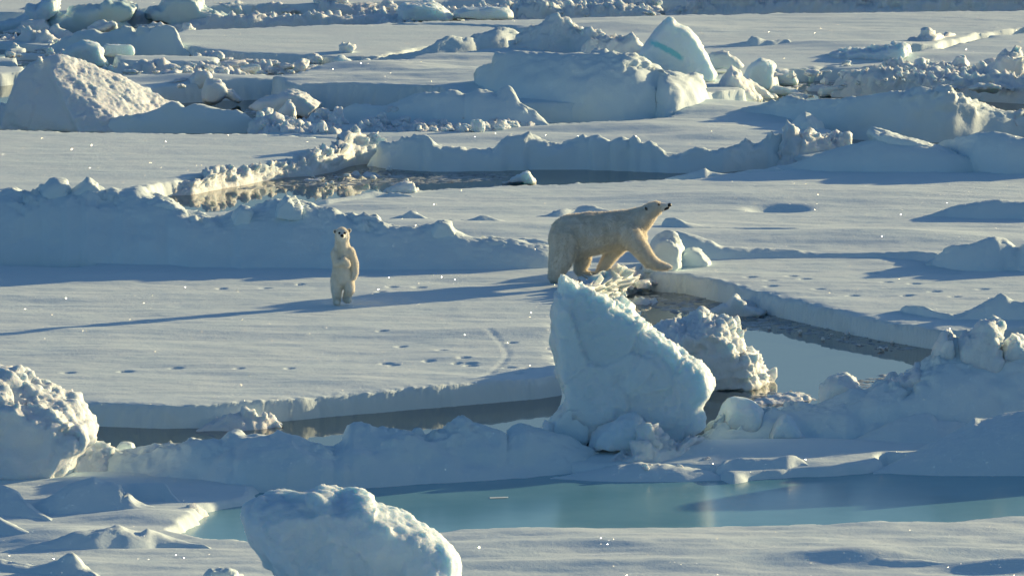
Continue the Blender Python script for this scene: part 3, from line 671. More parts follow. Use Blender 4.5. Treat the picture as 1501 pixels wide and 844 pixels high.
# left tilted slab
def hullblock(name, label, cat, hulls, mat, voxel=.045, low=.03, lump=.03, fine=.012, seed=0, smooth_it=4, freq=1.0):
    V = []; F = []
    for pts in hulls:
        v, f = hull_of([tuple(at_depth(a, b, Y)) for a, b, Y in pts]); off = len(V); V += v; F += [tuple(i + off for i in q) for q in f]
    me = remesh(name, V, F, voxel, smooth_it); me.materials.append(mat); roughen(me, low, lump, fine, freq, seed)
    return tag(recenter(link(name, me)), label, cat)
YB = float(on_plane(100, 196, .0)[1])
hullblock('tilted_slab', 'big tilted ice slab with a broad pitted sunlit face at the left', 'ice slab',
 [[(88, 78, YB + 1.6), (72, 84, YB + 1.5), (76, 110, YB + .9), (117, 196, YB - .2), (178, 196, YB + .1), (300, 190, YB + 2.6), (270, 156, YB + 2.6), (165, 107, YB + 2.3), (108, 83, YB + 1.9), (60, 196, YB + 3), (240, 196, YB + 3.5)],
  [(-5, 196, YB + .8), (14, 150, YB + .9), (25, 115, YB + 1.2), (48, 90, YB + 1.4), (75, 80, YB + 1.5), (90, 80, YB + 1.7), (116, 192, YB + .0), (60, 196, YB + 2.6), (40, 100, YB + 2.4)],
  [(46, 96, YB + 1.0), (56, 79, YB + 1.3), (60, 82, YB + 1.4), (69, 92, YB + 1.2), (60, 100, YB + 1.0)],
  [(-120, 196, YB + 1.5), (-60, 150, YB + 1.8), (0, 150, YB + 1.6), (20, 160, YB + 1.2), (20, 196, YB + 1.0), (0, 196, YB + 3)]],
 M_RUBBLE, low=.03, lump=.014, fine=.018, seed=64)
ridge('snow_bank', 'shaded snow bank along the foot of the big tilted slab', 'snow bank',
 [(112, 196, 190), (130, 196, 186), (170, 196, 176), (205, 196, 168), (235, 196, 158), (252, 196, 150), (262, 196, 152), (270, 196, 160), (285, 196, 153), (300, 196, 155), (330, 196, 159), (350, 196, 162), (362, 196, 170), (370, 196, 176), (376, 196, 186)],
 .0, k=.35, kb=1.4, rough=.04, lump=.035, seed=66)
block('ice_slab', 'thin tilted plate of ice catching the sun behind the smooth left floe', 'ice slab',
 [(362, 158), (375, 148), (398, 142), (420, 136), (436, 134), (447, 139), (460, 145), (472, 152), (471, 158), (460, 166), (452, 172), (440, 166), (425, 163), (400, 165), (375, 163)], 168, .1, thick=1.4, low=.03, lump=.03, seed=68, mat=M_RUBBLE)
block('ice_block', 'upright lumpy block leaning on the thin tilted plate', 'ice block',
 [(403, 184), (402, 170), (410, 160), (418, 150), (428, 148), (434, 154), (432, 168), (434, 184)], 184, .1, thick=.6, low=.04, lump=.05, seed=69, mat=M_RUBBLE)
block('ice_block', 'rounded shaded lump right of the thin tilted plate', 'ice block',
 [(455, 184), (460, 166), (470, 161), (480, 163), (488, 174), (500, 184)], 184, .1, thick=.7, low=.04, lump=.04, seed=70, mat=M_RUBBLE)
ridge('ice_rubble_bank', 'bank of broken ice between the snow bank and the smooth left floe', 'rubble bank',
 [(372, 195, 184), (380, 195, 174), (395, 195, 172), (405, 195, 174), (415, 196, 178), (425, 196, 184), (440, 196, 184), (470, 198, 186), (482, 198, 188), (500, 200, 194)], .2, k=.6, rough=.05, lump=.09, seed=71, mat=M_RUBBLE)
block('ice_boulder', 'knobbly boulder at the upper right corner of the big tilted slab', 'ice boulder',
 [(300, 146), (300, 132), (303, 121), (312, 119), (322, 123), (329, 130), (329, 139), (322, 145), (310, 150)], 148, .2, thick=.8, low=.05, lump=.06, seed=72, mat=M_RUBBLE)
block('ice_boulder', 'cluster-topped boulder above the knobbly one by the tilted slab', 'ice boulder',
 [(275, 128), (280, 118), (288, 105), (294, 107), (303, 105), (308, 112), (304, 122), (292, 132)], 130, .3, thick=.8, low=.05, lump=.07, seed=73, mat=M_RUBBLE)
block('ice_plate', 'small narrow plate wedged right of the tilted slab crest', 'ice plate',
 [(332, 132), (300, 138), (330, 142), (352, 152), (356, 148), (345, 138)], 152, .1, thick=.8, low=.03, lump=.04, seed=74, mat=M_RUBBLE)
block('ice_fan', 'fan-shaped shaded plate standing behind the tilted slab', 'ice plate',
 [(84, 88), (96, 72), (110, 65), (122, 60), (132, 61), (144, 66), (151, 73), (152, 82), (158, 88), (161, 95), (155, 99), (120, 99)], 98, .1, thick=.7, low=.03, lump=.02, seed=75)
block('ice_cube', 'box-like sunlit ice block right of the fan-shaped plate', 'ice block',
 [(152, 82), (152, 67), (170, 66), (192, 66), (196, 70), (197, 80), (194, 84)], 84, .2, thick=.9, layers=[(-.5, 1), (0, 1), (.5, .97)], smooth_it=2, low=.015, lump=.02, seed=76)
block('ice_slab', 'ribbed white lump at the right end of the low dark-edged slab', 'ice slab',
 [(281, 95), (282, 82), (290, 80), (300, 83), (308, 80), (318, 79), (325, 85), (326, 93), (318, 96), (300, 97)], 96, .05, thick=.8, low=.03, lump=.09, seed=77, mat=M_RUBBLE)
ridge('rubble_row', 'row of round white lumps behind the tilted slab crest', 'rubble row',
 [(158, 104, 98), (170, 108, 96), (182, 109, 96), (188, 109, 102), (200, 110, 95), (208, 110, 95), (218, 111, 96), (228, 110, 97), (237, 110, 93), (245, 110, 98), (262, 110, 99), (275, 109, 101)], .2, k=.6, rough=.04, lump=.10, seed=78, mat=M_RUBBLE)
ridge('snow_ridge', 'dark-faced snow ridge with a lumpy right end in the upper left', 'snow ridge',
 [(75, 74, 66), (90, 75, 58), (110, 76, 50), (125, 76, 46), (138, 76, 44), (150, 76, 50), (165, 76, 46), (180, 77, 41), (192, 78, 40), (200, 78, 43), (215, 79, 43), (232, 80, 41), (245, 81, 40), (257, 82, 42), (260, 82, 52), (265, 82, 60), (268, 82, 70)], .1, k=.5, kb=1.0, rough=.05, lump=.06, seed=80)
ridge('rubble_row', 'white rubble lumps in the upper left, above the thin slabs', 'rubble row',
 [(30, 64, 56), (36, 65, 46), (44, 66, 44), (50, 66, 50), (58, 67, 50), (64, 67, 48), (74, 67, 52), (82, 66, 58)], .1, k=.6, rough=.04, lump=.10, seed=81, mat=M_RUBBLE)
ridge('rubble_row', 'low white rubble patch left of the dark-faced ridge', 'rubble row',
 [(74, 53, 48), (80, 54, 42), (92, 54, 45), (105, 54, 47), (110, 54, 49)], .1, k=.6, rough=.04, lump=.09, seed=82, mat=M_RUBBLE)
block('ice_star', 'small star-shaped lump at the edge of the upper left floe', 'ice lump',
 [(495, 82), (498, 72), (496, 66), (503, 62), (508, 68), (518, 69), (517, 76), (513, 82)], 84, .2, thick=.5, voxel=.035, low=.05, lump=.06, seed=83, mat=M_RUBBLE)
block('ice_dome', 'smooth rounded dome below the star-shaped lump', 'ice dome',
 [(487, 100), (487, 86), (494, 81), (502, 81), (512, 87), (522, 94), (524, 100)], 99, .5, thick=.7, low=.02, lump=.015, seed=84)
block('ice_block', 'low broken piece right of the smooth dome', 'ice block',
 [(528, 96), (530, 86), (540, 85), (550, 91), (556, 96)], 96, .4, thick=.5, low=.03, lump=.03, seed=85)
# top-left bergs
block('ice_berg', 'curved upright fin at the far left of the top row of bergs', 'ice berg',
 [(-60, 50), (-40, 36), (0, 33), (20, 30), (40, 20), (38, 9), (44, 8), (52, 11), (62, 4), (70, -5), (80, -10), (87, -6), (85, 8), (82, 20), (66, 28), (78, 40), (92, 50)], 50, .02, thick=1.6, low=.04, lump=.03, seed=86, mat=M_ICE)
block('ice_berg', 'overhanging greenish berg, second from left in the top row', 'ice berg',
 [(58, 50), (66, 32), (78, 24), (98, 23), (99, 12), (120, 11), (145, 8), (152, 4), (155, -1), (165, 3), (182, 2), (198, 6), (203, 10), (200, 18), (190, 25), (172, 25), (184, 32), (195, 40), (190, 46), (150, 48)], 50, .02, thick=1.8, low=.04, lump=.03, seed=87, mat=M_GREEN)
block('ice_berg', 'rounded green-footed berg, third in the top row', 'ice berg',
 [(214, 30), (210, 18), (216, 12), (232, 10), (237, -3), (255, -10), (280, -6), (294, 2), (297, 12), (320, 16), (334, 22), (346, 34), (344, 43), (290, 45), (245, 44), (238, 34), (226, 30)], 45, .02, thick=1.9, low=.05, lump=.04, seed=88, mat=M_GREEN)
block('ice_slab', 'pale level slab right of the rounded green-footed berg', 'ice slab',
 [(302, 26), (304, 8), (330, 6), (355, 5), (359, 12), (364, 20), (362, 25), (330, 26)], 25, .05, thick=1.2, low=.02, lump=.03, seed=89)
ridge('rubble_row', 'crumbled white ice between the two green bergs', 'rubble row',
 [(178, 38, 30), (190, 40, 26), (196, 40, 20), (205, 40, 18), (212, 40, 24), (220, 40, 30), (236, 42, 34), (244, 42, 38)], .05, k=.6, rough=.05, lump=.10, seed=90, mat=M_RUBBLE)
ridge('rubble_row', 'long crumbly ridge edging the top of the upper left floe', 'rubble row',
 [(245, 42, 38), (262, 42, 36), (300, 42, 30), (340, 41, 24), (365, 41, 23), (385, 40, 22), (390, 40, 26), (410, 40, 27), (430, 39, 27), (450, 38, 21), (470, 38, 20), (480, 37, 26), (500, 37, 26), (520, 36, 24), (545, 35, 25), (565, 34, 24), (590, 33, 24)], .12, k=.45, rough=.04, lump=.08, seed=91, mat=M_RUBBLE)
ridge('rubble_row', 'dark rubble ridge along the horizon-side lead, left of centre', 'rubble row',
 [(362, 20, 14), (375, 21, 12), (395, 21, 7), (410, 21, 8), (430, 21, 12), (445, 21, 9), (470, 21, 8), (485, 21, 5), (500, 21, 7), (520, 21, 10), (540, 20, 5), (560, 19, 8), (580, 18, 12)], .12, k=.5, rough=.05, lump=.09, seed=92, mat=M_RUBBLE)
block('ice_boulder', 'large rounded shaded boulder at the top, left of centre', 'ice boulder',
 [(560, 32), (582, 26), (583, 12), (592, 8), (605, 5), (630, 5), (642, 9), (654, 17), (664, 24), (668, 31), (640, 33)], 31, .2, thick=1.6, low=.04, lump=.04, seed=93, mat=M_ICE)
block('ice_slab', 'blue-shaded slab right of the large rounded boulder at the top', 'ice slab',
 [(664, 28), (664, 17), (682, 11), (715, 10), (738, 11), (750, 18), (753, 27), (740, 29)], 29, .25, thick=1.0, low=.03, lump=.02, seed=94)
ridge('rubble_row', 'jumbled ridge with bristling tips at the top centre', 'rubble row',
 [(745, 28, 22), (757, 27, 14), (768, 27, 8), (776, 27, 3), (785, 27, 8), (793, 27, 5), (802, 26, 10), (812, 26, 8), (820, 26, 14), (832, 26, 8), (842, 26, 12), (855, 25, 15), (868, 25, 10), (890, 24, 9), (910, 24, 8), (930, 23, 7), (945, 23, 12), (960, 24, 22)], .2, k=.5, rough=.05, lump=.10, seed=95, mat=M_RUBBLE)
block('ice_block', 'small dark-faced block by the green water at the top edge', 'ice block',
 [(842, 10), (843, 1), (860, -2), (875, -1), (879, 4), (876, 10)], 9, .02, thick=1.0, low=.03, lump=.03, seed=96)
ridge('pressure_ridge', 'long pressure ridge along the top right edge of the view', 'pressure ridge',
 [(985, 20, 16), (1000, 20, 10), (1008, 20, 13), (1020, 19, 4), (1050, 19, -2), (1100, 19, -6), (1200, 19, -9), (1300, 18, -10), (1400, 17, -12), (1501, 15, -14), (1600, 14, -14), (1800, 12, -14)], .15, k=.8, rough=.12, lump=.16, seed=97, mat=M_RUBBLE)
ridge('rubble_row', 'brown-tinged rubble along the hairline crack in the upper right', 'rubble row',
 [(1333, 68, 60), (1345, 68, 58), (1352, 68, 46), (1360, 68, 43), (1370, 67, 50), (1378, 63, 55), (1390, 60, 52), (1400, 58, 53)], .25, k=.5, rough=.04, lump=.09, seed=98, mat=M_RUBBLE)
ridge('snow_bank', 'dark snow lip beside the hairline crack in the upper right', 'snow lip',
 [(1405, 54, 50), (1425, 54, 49), (1440, 53, 43), (1455, 52, 41), (1470, 51, 40), (1485, 50, 41), (1497, 49, 45)], .2, k=.6, rough=.03, lump=.04, seed=99)
ridge('snow_drift', 'small double-humped drift on the upper right plain', 'snow drift',
 [(1035, 71, 69), (1060, 71, 66), (1095, 70, 62), (1102, 70, 55), (1110, 70, 56), (1122, 69, 60), (1135, 69, 61), (1150, 68, 58), (1157, 68, 59), (1162, 68, 66)], .34, k=.9, rough=.02, lump=.02, seed=100)
block('fluted_slab', 'slab with a fluted sunlit end in the right middle distance', 'ice slab',
 [(1212, 96), (1216, 82), (1240, 75), (1280, 74), (1293, 72), (1310, 68), (1326, 65), (1332, 68), (1333, 82), (1320, 86), (1300, 90), (1290, 97)], 96, .2, thick=1.8, low=.02, lump=.05, seed=101, mat=M_ICE)
ridge('rubble_row', 'spill of small rubble below the fluted slab', 'rubble row',
 [(1285, 112, 100), (1300, 112, 92), (1315, 112, 92), (1330, 112, 95), (1345, 114, 98), (1365, 116, 100), (1385, 116, 106)], .3, k=.9, rough=.05, lump=.10, seed=102, mat=M_RUBBLE)
ridge('pressure_ridge', 'dark-faced rubble ridge behind the tall smooth ridge on the right', 'pressure ridge',
 [(1228, 140, 126), (1234, 140, 110), (1250, 141, 108), (1262, 141, 108), (1280, 142, 106), (1300, 142, 102), (1320, 142, 106), (1345, 142, 112), (1365, 143, 108), (1385, 144, 114), (1410, 145, 112), (1440, 146, 114), (1470, 148, 112), (1501, 150, 112), (1560, 150, 108)], .05, k=.55, rough=.06, lump=.09, seed=103, mat=M_RUBBLE)
block('ice_boulder', 'sunlit crumbling boulder on the right edge, upper right', 'ice boulder',
 [(1440, 118), (1446, 104), (1458, 92), (1462, 82), (1474, 73), (1486, 75), (1494, 82), (1499, 92), (1501, 106), (1495, 118), (1470, 122)], 120, .25, thick=1.2, low=.06, lump=.08, seed=104, mat=M_RUBBLE)
block('ice_plate', 'low tilted plate at the left of the dark-faced rubble ridge', 'ice plate',
 [(1230, 122), (1233, 110), (1253, 112), (1256, 121)], 122, .1, thick=.5, low=.02, lump=.02, seed=105)

# left bank of the upper lead
ridge('rubble_bank', 'crumbly sunlit bank of the smooth left floe along the upper lead', 'rubble bank',
 [(214, 287, 280), (228, 287, 276), (245, 287, 275), (262, 286, 270), (280, 285, 268), (292, 283, 264), (300, 281, 264), (312, 279, 254), (325, 276, 252), (345, 273, 250), (362, 270, 250), (370, 268, 246), (385, 265, 246), (395, 264, 242), (405, 262, 235), (415, 260, 242), (430, 259, 238), (445, 258, 230), (460, 257, 225), (470, 255, 226),
  (480, 253, 220), (490, 251, 224), (500, 248, 218), (507, 245, 206), (514, 243, 196), (520, 242, 190), (527, 241, 194), (535, 240, 200), (545, 239, 200), (554, 238, 206), (556, 236, 218)], .02, k=.4, kb=.9, rough=.05, lump=.10, seed=106, mat=M_RUBBLE, res=.035, freq=1.15)
block('ice_lump', 'small pointed ice piece floating in the upper lead', 'ice piece',
 [(730, 270), (742, 264), (755, 257), (768, 252), (776, 252), (779, 259), (786, 266), (784, 270)], 269, .02, thick=.6, low=.02, lump=.03, seed=107)
block('ice_lump', 'sunlit crumb of ice on the near bank of the upper lead', 'ice piece',
 [(563, 284), (572, 278), (582, 272), (593, 267), (603, 270), (606, 277), (612, 283)], 284, .34, thick=.6, low=.03, lump=.05, seed=108, mat=M_RUBBLE)
ridge('snow_bank', 'low snow lip on the near bank of the upper lead', 'snow lip',
 [(455, 302, 298), (480, 301, 293), (500, 299, 290), (530, 296, 285), (548, 294, 281), (560, 293, 284), (600, 292, 286)], .34, k=.8, rough=.02, lump=.03, seed=109)
ridge('snow_bank', 'small lumpy mound on the near bank of the upper lead, right half', 'snow lip',
 [(985, 262, 259), (1005, 262, 255), (1025, 261, 250), (1033, 261, 246), (1042, 260, 251), (1060, 259, 255), (1075, 258, 254), (1098, 256, 248), (1115, 255, 247), (1138, 254, 244), (1143, 253, 247)], .34, k=.6, rough=.02, lump=.04, seed=110)

# lumps by the big bear
block('ice_boulder', 'rounded sunlit boulder just right of the chest of the big bear', 'ice boulder',
 [(938, 400), (945, 380), (951, 362), (957, 354), (962, 347), (975, 340), (986, 342), (992, 350), (999, 364), (996, 378), (1000, 392), (985, 400)], 396, .36, thick=1.0, low=.03, lump=.025, seed=112, mat=M_DRIFT)
block('ice_boulder', 'small snowy boulder beyond the outstretched paw of the big bear', 'ice boulder',
 [(994, 392), (996, 376), (1002, 367), (1014, 364), (1026, 368), (1034, 378), (1041, 386), (1040, 393)], 391, .36, thick=.8, low=.03, lump=.025, seed=113, mat=M_DRIFT)
ridge('snow_bank', 'rounded snowy lip of floe beneath the outstretched paw', 'snow lip',
 [(948, 408, 402), (955, 412, 396), (970, 414, 392), (985, 415, 390), (1000, 416, 391), (1030, 419, 397), (1060, 424, 405)], .05, k=.4, kb=1.0, rough=.03, lump=.03, seed=114)

ridge('rubble_bank', 'glinting bank of wet broken ice between the paws of the big bear', 'rubble bank',
 [(832, 476, 450), (842, 470, 434), (852, 464, 426), (870, 456, 420), (880, 450, 414), (892, 446, 418), (904, 440, 408), (915, 436, 412), (930, 430, 404), (942, 426, 408), (955, 425, 404), (966, 424, 410)], .0, k=.35, kb=.8, rough=.08, lump=.20, seed=119, mat=M_RUBBLE, res=.025, freq=1.9)
# pieces in the near lead
block('ice_lump', 'small white floating piece with a spiky crest in the right lead', 'ice piece',
 [(1030, 462), (1036, 456), (1052, 450), (1066, 446), (1070, 438), (1078, 431), (1083, 438), (1090, 441), (1094, 448), (1112, 450), (1124, 456), (1127, 462), (1100, 465), (1050, 465)], 463, .02, thick=1.5, layers=[(-.5, .8), (-.1, 1), (.2, .85), (.5, .6)], low=.02, lump=.04, seed=115, mat=M_RUBBLE)
ridge('ice_lump', 'low crumbly slab floating against the near edge of the bears\' floe', 'ice piece',
 [(298, 633, 626), (312, 633, 619), (328, 633, 614), (345, 633, 609), (365, 632, 605), (385, 631, 607), (398, 629, 611), (403, 627, 618)], .0, k=.9, kb=1.0, rough=.03, lump=.07, seed=116, mat=M_RUBBLE, res=.03)
block('ice_lump', 'tiny flat ice piece in the left lead beside the low floating slab', 'ice piece',
 [(438, 608), (445, 603), (460, 602), (466, 606), (462, 609)], 608, .02, thick=.6, voxel=.035, low=.01, lump=.02, seed=117)

# ================================================================== FOREGROUND
hull_spheres = [[(905, 620, .2, .34), (935, 650, -.1, .25)]]
block('tilted_ice_block', 'towering upright ice block leaning left in the foreground centre', 'ice block',
 [(792, 640), (800, 625), (815, 602), (826, 580), (822, 560), (816, 545), (814, 515), (811, 498), (814, 478), (811, 462), (812, 445), (814, 430), (816, 410), (820, 399), (825, 398), (834, 405), (848, 415), (866, 424), (885, 430), (905, 442), (925, 455), (945, 470),
  (962, 480), (978, 495), (992, 505), (1008, 520), (1022, 533), (1035, 546), (1044, 560), (1045, 572), (1040, 584), (1030, 598), (1034, 615), (1035, 628), (1012, 645), (1006, 664), (960, 672), (905, 672), (884, 655), (873, 640), (866, 640), (855, 655), (795, 652)],
 668, .38, thick=1.3, layers=[(-.5, .90), (-.42, .965), (-.2, 1.0), (.1, .99), (.35, .95), (.5, .88)], voxel=.03, smooth_it=1, low=.035, lump=.032, fine=.020, big=.10, seed=120, mat=M_ICE)
block('ice_mound', 'smooth bulging foot at the base of the towering block', 'ice lump',
 [(852, 664), (858, 644), (872, 622), (890, 610), (905, 603), (925, 604), (938, 610), (952, 622), (958, 634), (962, 648), (958, 664)], 678, .38, thick=1.6, layers=[(-.5, .45), (-.4, .75), (-.2, .93), (.1, 1), (.5, .9)], low=.07, lump=.05, seed=121, mat=M_ICE)
block('ice_mound', 'sloping left shoulder of snow at the base of the towering block', 'ice lump',
 [(786, 648), (798, 630), (815, 604), (830, 590), (848, 584), (860, 596), (866, 614), (868, 634), (864, 650)], 668, .38, thick=1.3, low=.03, lump=.015, seed=122, mat=M_DRIFT)
ridge('ice_spill', 'sunlit spill of crumbled ice at the foot of the towering block', 'rubble bank',
 [(905, 682, 672), (920, 684, 664), (935, 685, 650), (945, 685, 638), (955, 684, 630), (965, 684, 634), (980, 682, 640), (995, 680, 646), (1010, 676, 650), (1022, 670, 652), (1034, 664, 654)], .40, k=.5, rough=.04, lump=.10, seed=123, mat=M_RUBBLE, res=.035)
block('rubble_berg', 'crumbly knobbly berg floating right behind the towering block', 'ice berg',
 [(940, 575), (945, 490), (955, 480), (968, 472), (985, 468), (1000, 470), (1012, 466), (1022, 460), (1030, 457), (1038, 464), (1048, 468), (1060, 466), (1070, 474), (1078, 486), (1083, 498), (1088, 512), (1094, 520), (1099, 512), (1106, 520), (1113, 532), (1120, 542), (1128, 552), (1126, 564), (1116, 570), (1060, 574), (1000, 578)],
 573, .0, thick=2.4, layers=[(-.5, .72), (-.35, .86), (-.1, .97), (.15, 1.0), (.4, .85), (.5, .7)], voxel=.035, smooth_it=3, low=.05, lump=.055, fine=.02, freq=1.5, seed=124, mat=M_RUBBLE)
ridge('ice_slab', 'flat slushy slab floating below the knobbly berg', 'ice slab',
 [(1100, 596, 590), (1115, 597, 584), (1135, 596, 579), (1158, 595, 577), (1175, 593, 577), (1186, 590, 581), (1190, 588, 585)], .0, k=3.0, kb=2.0, rough=.02, lump=.06, seed=125, mat=M_RUBBLE, res=.03)

ridge('snow_ridge', 'broad blue-shaded snow bank between the near lead and the turquoise pond', 'snow bank',
 [(130, 700, 652), (150, 706, 645), (160, 708, 652), (175, 710, 656), (200, 712, 660), (212, 714, 650), (240, 716, 647), (262, 718, 650), (285, 720, 649), (310, 722, 646), (325, 724, 650), (336, 725, 636), (346, 725, 632), (360, 726, 640), (376, 726, 634), (395, 726, 638), (407, 726, 631), (420, 726, 637), (440, 725, 644), (470, 724, 652), (490, 722, 659), (504, 722, 652),
  (510, 721, 644), (516, 721, 630), (530, 720, 633), (560, 718, 638), (590, 716, 641), (627, 714, 639), (633, 713, 631), (655, 712, 629), (672, 711, 625), (690, 710, 622), (706, 709, 622), (722, 708, 630), (745, 707, 643), (752, 706, 628), (770, 706, 625), (785, 704, 630), (800, 702, 634), (840, 698, 648), (880, 692, 662)],
 .26, k=1.25, kb=1.2, dmin=.2, rough=.09, lump=.045, seed=130, res=.04)
ridge('ice_hummock', 'sunlit rubbly hummock at the left end of the shaded snow bank', 'ice hummock',
 [(100, 700, 664), (115, 700, 655), (130, 698, 647), (148, 698, 648), (165, 696, 656), (178, 694, 668), (190, 692, 676), (200, 690, 684)], .36, k=.9, kb=1.1, rough=.05, lump=.08, seed=131, mat=M_RUBBLE)
block('ice_lump', 'small rounded snow knob beside the sunlit rubbly hummock', 'ice knob',
 [(168, 664), (170, 654), (176, 648), (184, 647), (193, 650), (198, 656), (196, 664)], 666, .4, thick=.5, voxel=.03, low=.01, lump=.01, seed=132, mat=M_DRIFT)
ridge('snow_ridge', 'spiky shaded ridge filling the lower right behind the smooth mounds', 'snow ridge',
 [(1030, 662, 640), (1045, 662, 622), (1060, 660, 612), (1085, 658, 606), (1100, 657, 604), (1113, 656, 602), (1140, 655, 597), (1165, 655, 592), (1190, 654, 588), (1210, 654, 584), (1240, 654, 580), (1260, 652, 574), (1272, 652, 568), (1285, 652, 560), (1300, 651, 557), (1315, 650, 553),
  (1335, 650, 545), (1348, 650, 535), (1368, 649, 522), (1400, 648, 512), (1430, 647, 506), (1460, 646, 508), (1496, 645, 514), (1505, 645, 515), (1560, 645, 500), (1650, 645, 505)],
 .38, k=1.0, kb=.9, rough=.10, lump=.12, seed=134, res=.035)
ridge('snow_mound', 'smooth rounded mound with a lit rim in the lower right', 'snow mound',
 [(1225, 656, 650), (1260, 657, 640), (1278, 658, 632), (1300, 659, 621), (1321, 660, 612), (1340, 660, 607), (1355, 660, 605), (1366, 660, 608), (1372, 660, 616), (1385, 659, 618), (1401, 658, 618), (1420, 656, 620)], .38, k=1.2, kb=1.0, rough=.02, lump=.01, seed=135, res=.04)
ridge('snow_mound', 'broad blue-shaded mound at the right edge beside the turquoise pond', 'snow mound',
 [(1290, 694, 688), (1320, 696, 672), (1350, 697, 658), (1375, 698, 644), (1395, 698, 632), (1412, 698, 624), (1428, 698, 610), (1440, 698, 613), (1460, 698, 611), (1485, 698, 606), (1501, 698, 602), (1560, 700, 590), (1700, 704, 570)], .30, k=1.6, kb=1.2, rough=.03, lump=.01, seed=136, res=.045)
ridge('snow_drift', 'low drift with a shaded near side on the far bank of the pond, centre', 'snow drift',
 [(795, 708, 704), (830, 711, 697), (870, 713, 689), (905, 714, 683), (940, 714, 680), (975, 714, 682), (1000, 714, 684), (1030, 713, 688), (1048, 713, 693), (1060, 712, 700), (1066, 712, 707)], .24, k=1.5, kb=3, rough=.02, lump=.03, seed=137)
ridge('snow_drift', 'crescent drift with a smooth lit crest, right of the towering block', 'snow drift',
 [(1062, 657, 654), (1090, 659, 649), (1120, 660, 645), (1150, 661, 644), (1180, 661, 647), (1205, 662, 652), (1222, 663, 657)], .42, k=1.6, kb=4, rough=.01, lump=.004, seed=138)
ridge('snow_drift', 'small scooped drift on the far bank of the pond', 'snow drift',
 [(1060, 688, 676), (1085, 688, 670), (1110, 688, 671), (1135, 688, 671), (1155, 688, 667), (1166, 686, 668), (1178, 684, 676)], .42, k=1.2, kb=3, rough=.015, lump=.02, seed=139)
# near left
YL = float(on_plane(80, 712, .36)[1])
block('ice_boulder', 'huge weathered boulder of sunlit ice cut by the left edge', 'ice boulder',
 [(-160, 712), (-170, 570), (-100, 540), (-40, 534), (0, 541), (20, 545), (40, 551), (60, 562), (78, 574), (95, 583), (106, 590), (115, 600), (122, 610), (134, 614), (142, 622), (144, 632), (139, 641), (128, 645), (124, 662), (118, 680), (110, 696), (98, 704), (60, 710), (0, 712)],
 708, .36, thick=2.6, layers=[(-.5, .62, -14), (-.38, .78, -6), (-.15, .93), (.1, 1.0), (.35, .97), (.5, .85)], voxel=.045, low=.10, lump=.05, fine=.02, freq=1.0, seed=141, mat=M_RUBBLE)
block('overhanging_boulder', 'big smooth top-heavy boulder in the foreground, cut by the bottom edge', 'ice boulder',
 [(355, 758), (357, 746), (366, 737), (382, 729), (400, 722), (420, 719), (440, 720), (456, 714), (472, 711), (486, 717), (500, 724), (515, 720), (532, 720), (543, 727), (546, 737), (565, 743), (585, 749), (603, 758), (622, 768), (640, 777), (654, 786), (665, 798), (673, 812), (677, 830), (676, 855), (664, 880), (640, 900),
  (440, 902), (420, 870), (408, 842), (392, 822), (376, 806), (364, 782)], 905, .36, thick=1.9, layers=[(-.5, .78), (-.36, .92), (-.1, 1.0), (.2, .98), (.42, .88), (.5, .78)], voxel=.035, smooth_it=5, low=.05, lump=.009, fine=.012, freq=2.2, seed=143, mat=M_ICE)
ridge('snow_mound', 'smooth sharp-rimmed mound beside the huge weathered boulder', 'snow mound',
 [(30, 752, 746), (55, 754, 738), (75, 756, 728), (95, 757, 716), (112, 757, 709), (128, 757, 703), (136, 757, 698), (150, 757, 703), (165, 757, 706), (178, 757, 711), (183, 757, 718), (182, 757, 726), (200, 757, 736), (240, 757, 746)], .38, k=1.5, kb=1.3, rough=.03, lump=.02, seed=145)
ridge('snow_ledge', 'thin flat ledge of snow right of the sharp-rimmed mound', 'snow ledge',
 [(176, 738, 712), (190, 738, 707), (215, 739, 706), (240, 739, 707), (246, 740, 712), (250, 741, 722), (262, 744, 735)], .38, k=1.2, kb=1.0, rough=.015, lump=.01, seed=146)
ridge('snow_bank', 'crumbly bright corner of snow at the left end of the pond', 'snow lip',
 [(205, 776, 772), (225, 778, 764), (250, 777, 756), (262, 774, 750), (275, 772, 744), (290, 770, 743), (300, 767, 748), (306, 765, 756)], .24, k=1.2, kb=1.5, rough=.03, lump=.06, seed=147, mat=M_RUBBLE)
ridge('snow_mound', 'low rounded snow mound at the bottom left, below the pond corner', 'snow mound',
 [(5, 812, 808), (40, 813, 800), (75, 813, 792), (95, 813, 784), (110, 813, 780), (140, 813, 777), (165, 811, 771), (175, 810, 769), (185, 810, 776), (205, 808, 781), (215, 807, 774), (228, 805, 778), (250, 804, 788), (300, 804, 798)], .38, k=1.5, kb=1.5, rough=.03, lump=.03, seed=148)
ridge('snow_mound', 'small drift at the very bottom left, cut by the frame', 'snow mound',
 [(-60, 842, 815), (-20, 843, 818), (0, 844, 820), (25, 845, 824), (45, 846, 830), (60, 848, 828), (85, 850, 822), (105, 850, 813), (115, 850, 820), (125, 850, 832), (140, 850, 840)], .38, k=1.4, kb=1.3, rough=.03, lump=.03, seed=149)
ridge('snow_mound', 'narrow drift at the left edge under the huge boulder', 'snow mound',
 [(-80, 790, 745), (-30, 792, 752), (0, 794, 758), (12, 795, 765), (30, 797, 775), (48, 799, 784), (60, 800, 792)], .38, k=1.4, kb=1.3, rough=.03, lump=.02, seed=150)
ridge('snow_mound', 'rippled snow shoulder at the left edge below the aqua seam', 'snow mound',
 [(-80, 756, 704), (-30, 757, 706), (0, 758, 710), (14, 759, 714), (28, 760, 722), (40, 762, 734), (55, 764, 746), (70, 766, 756)], .38, k=1.6, kb=1.2, rough=.035, lump=.04, seed=151)
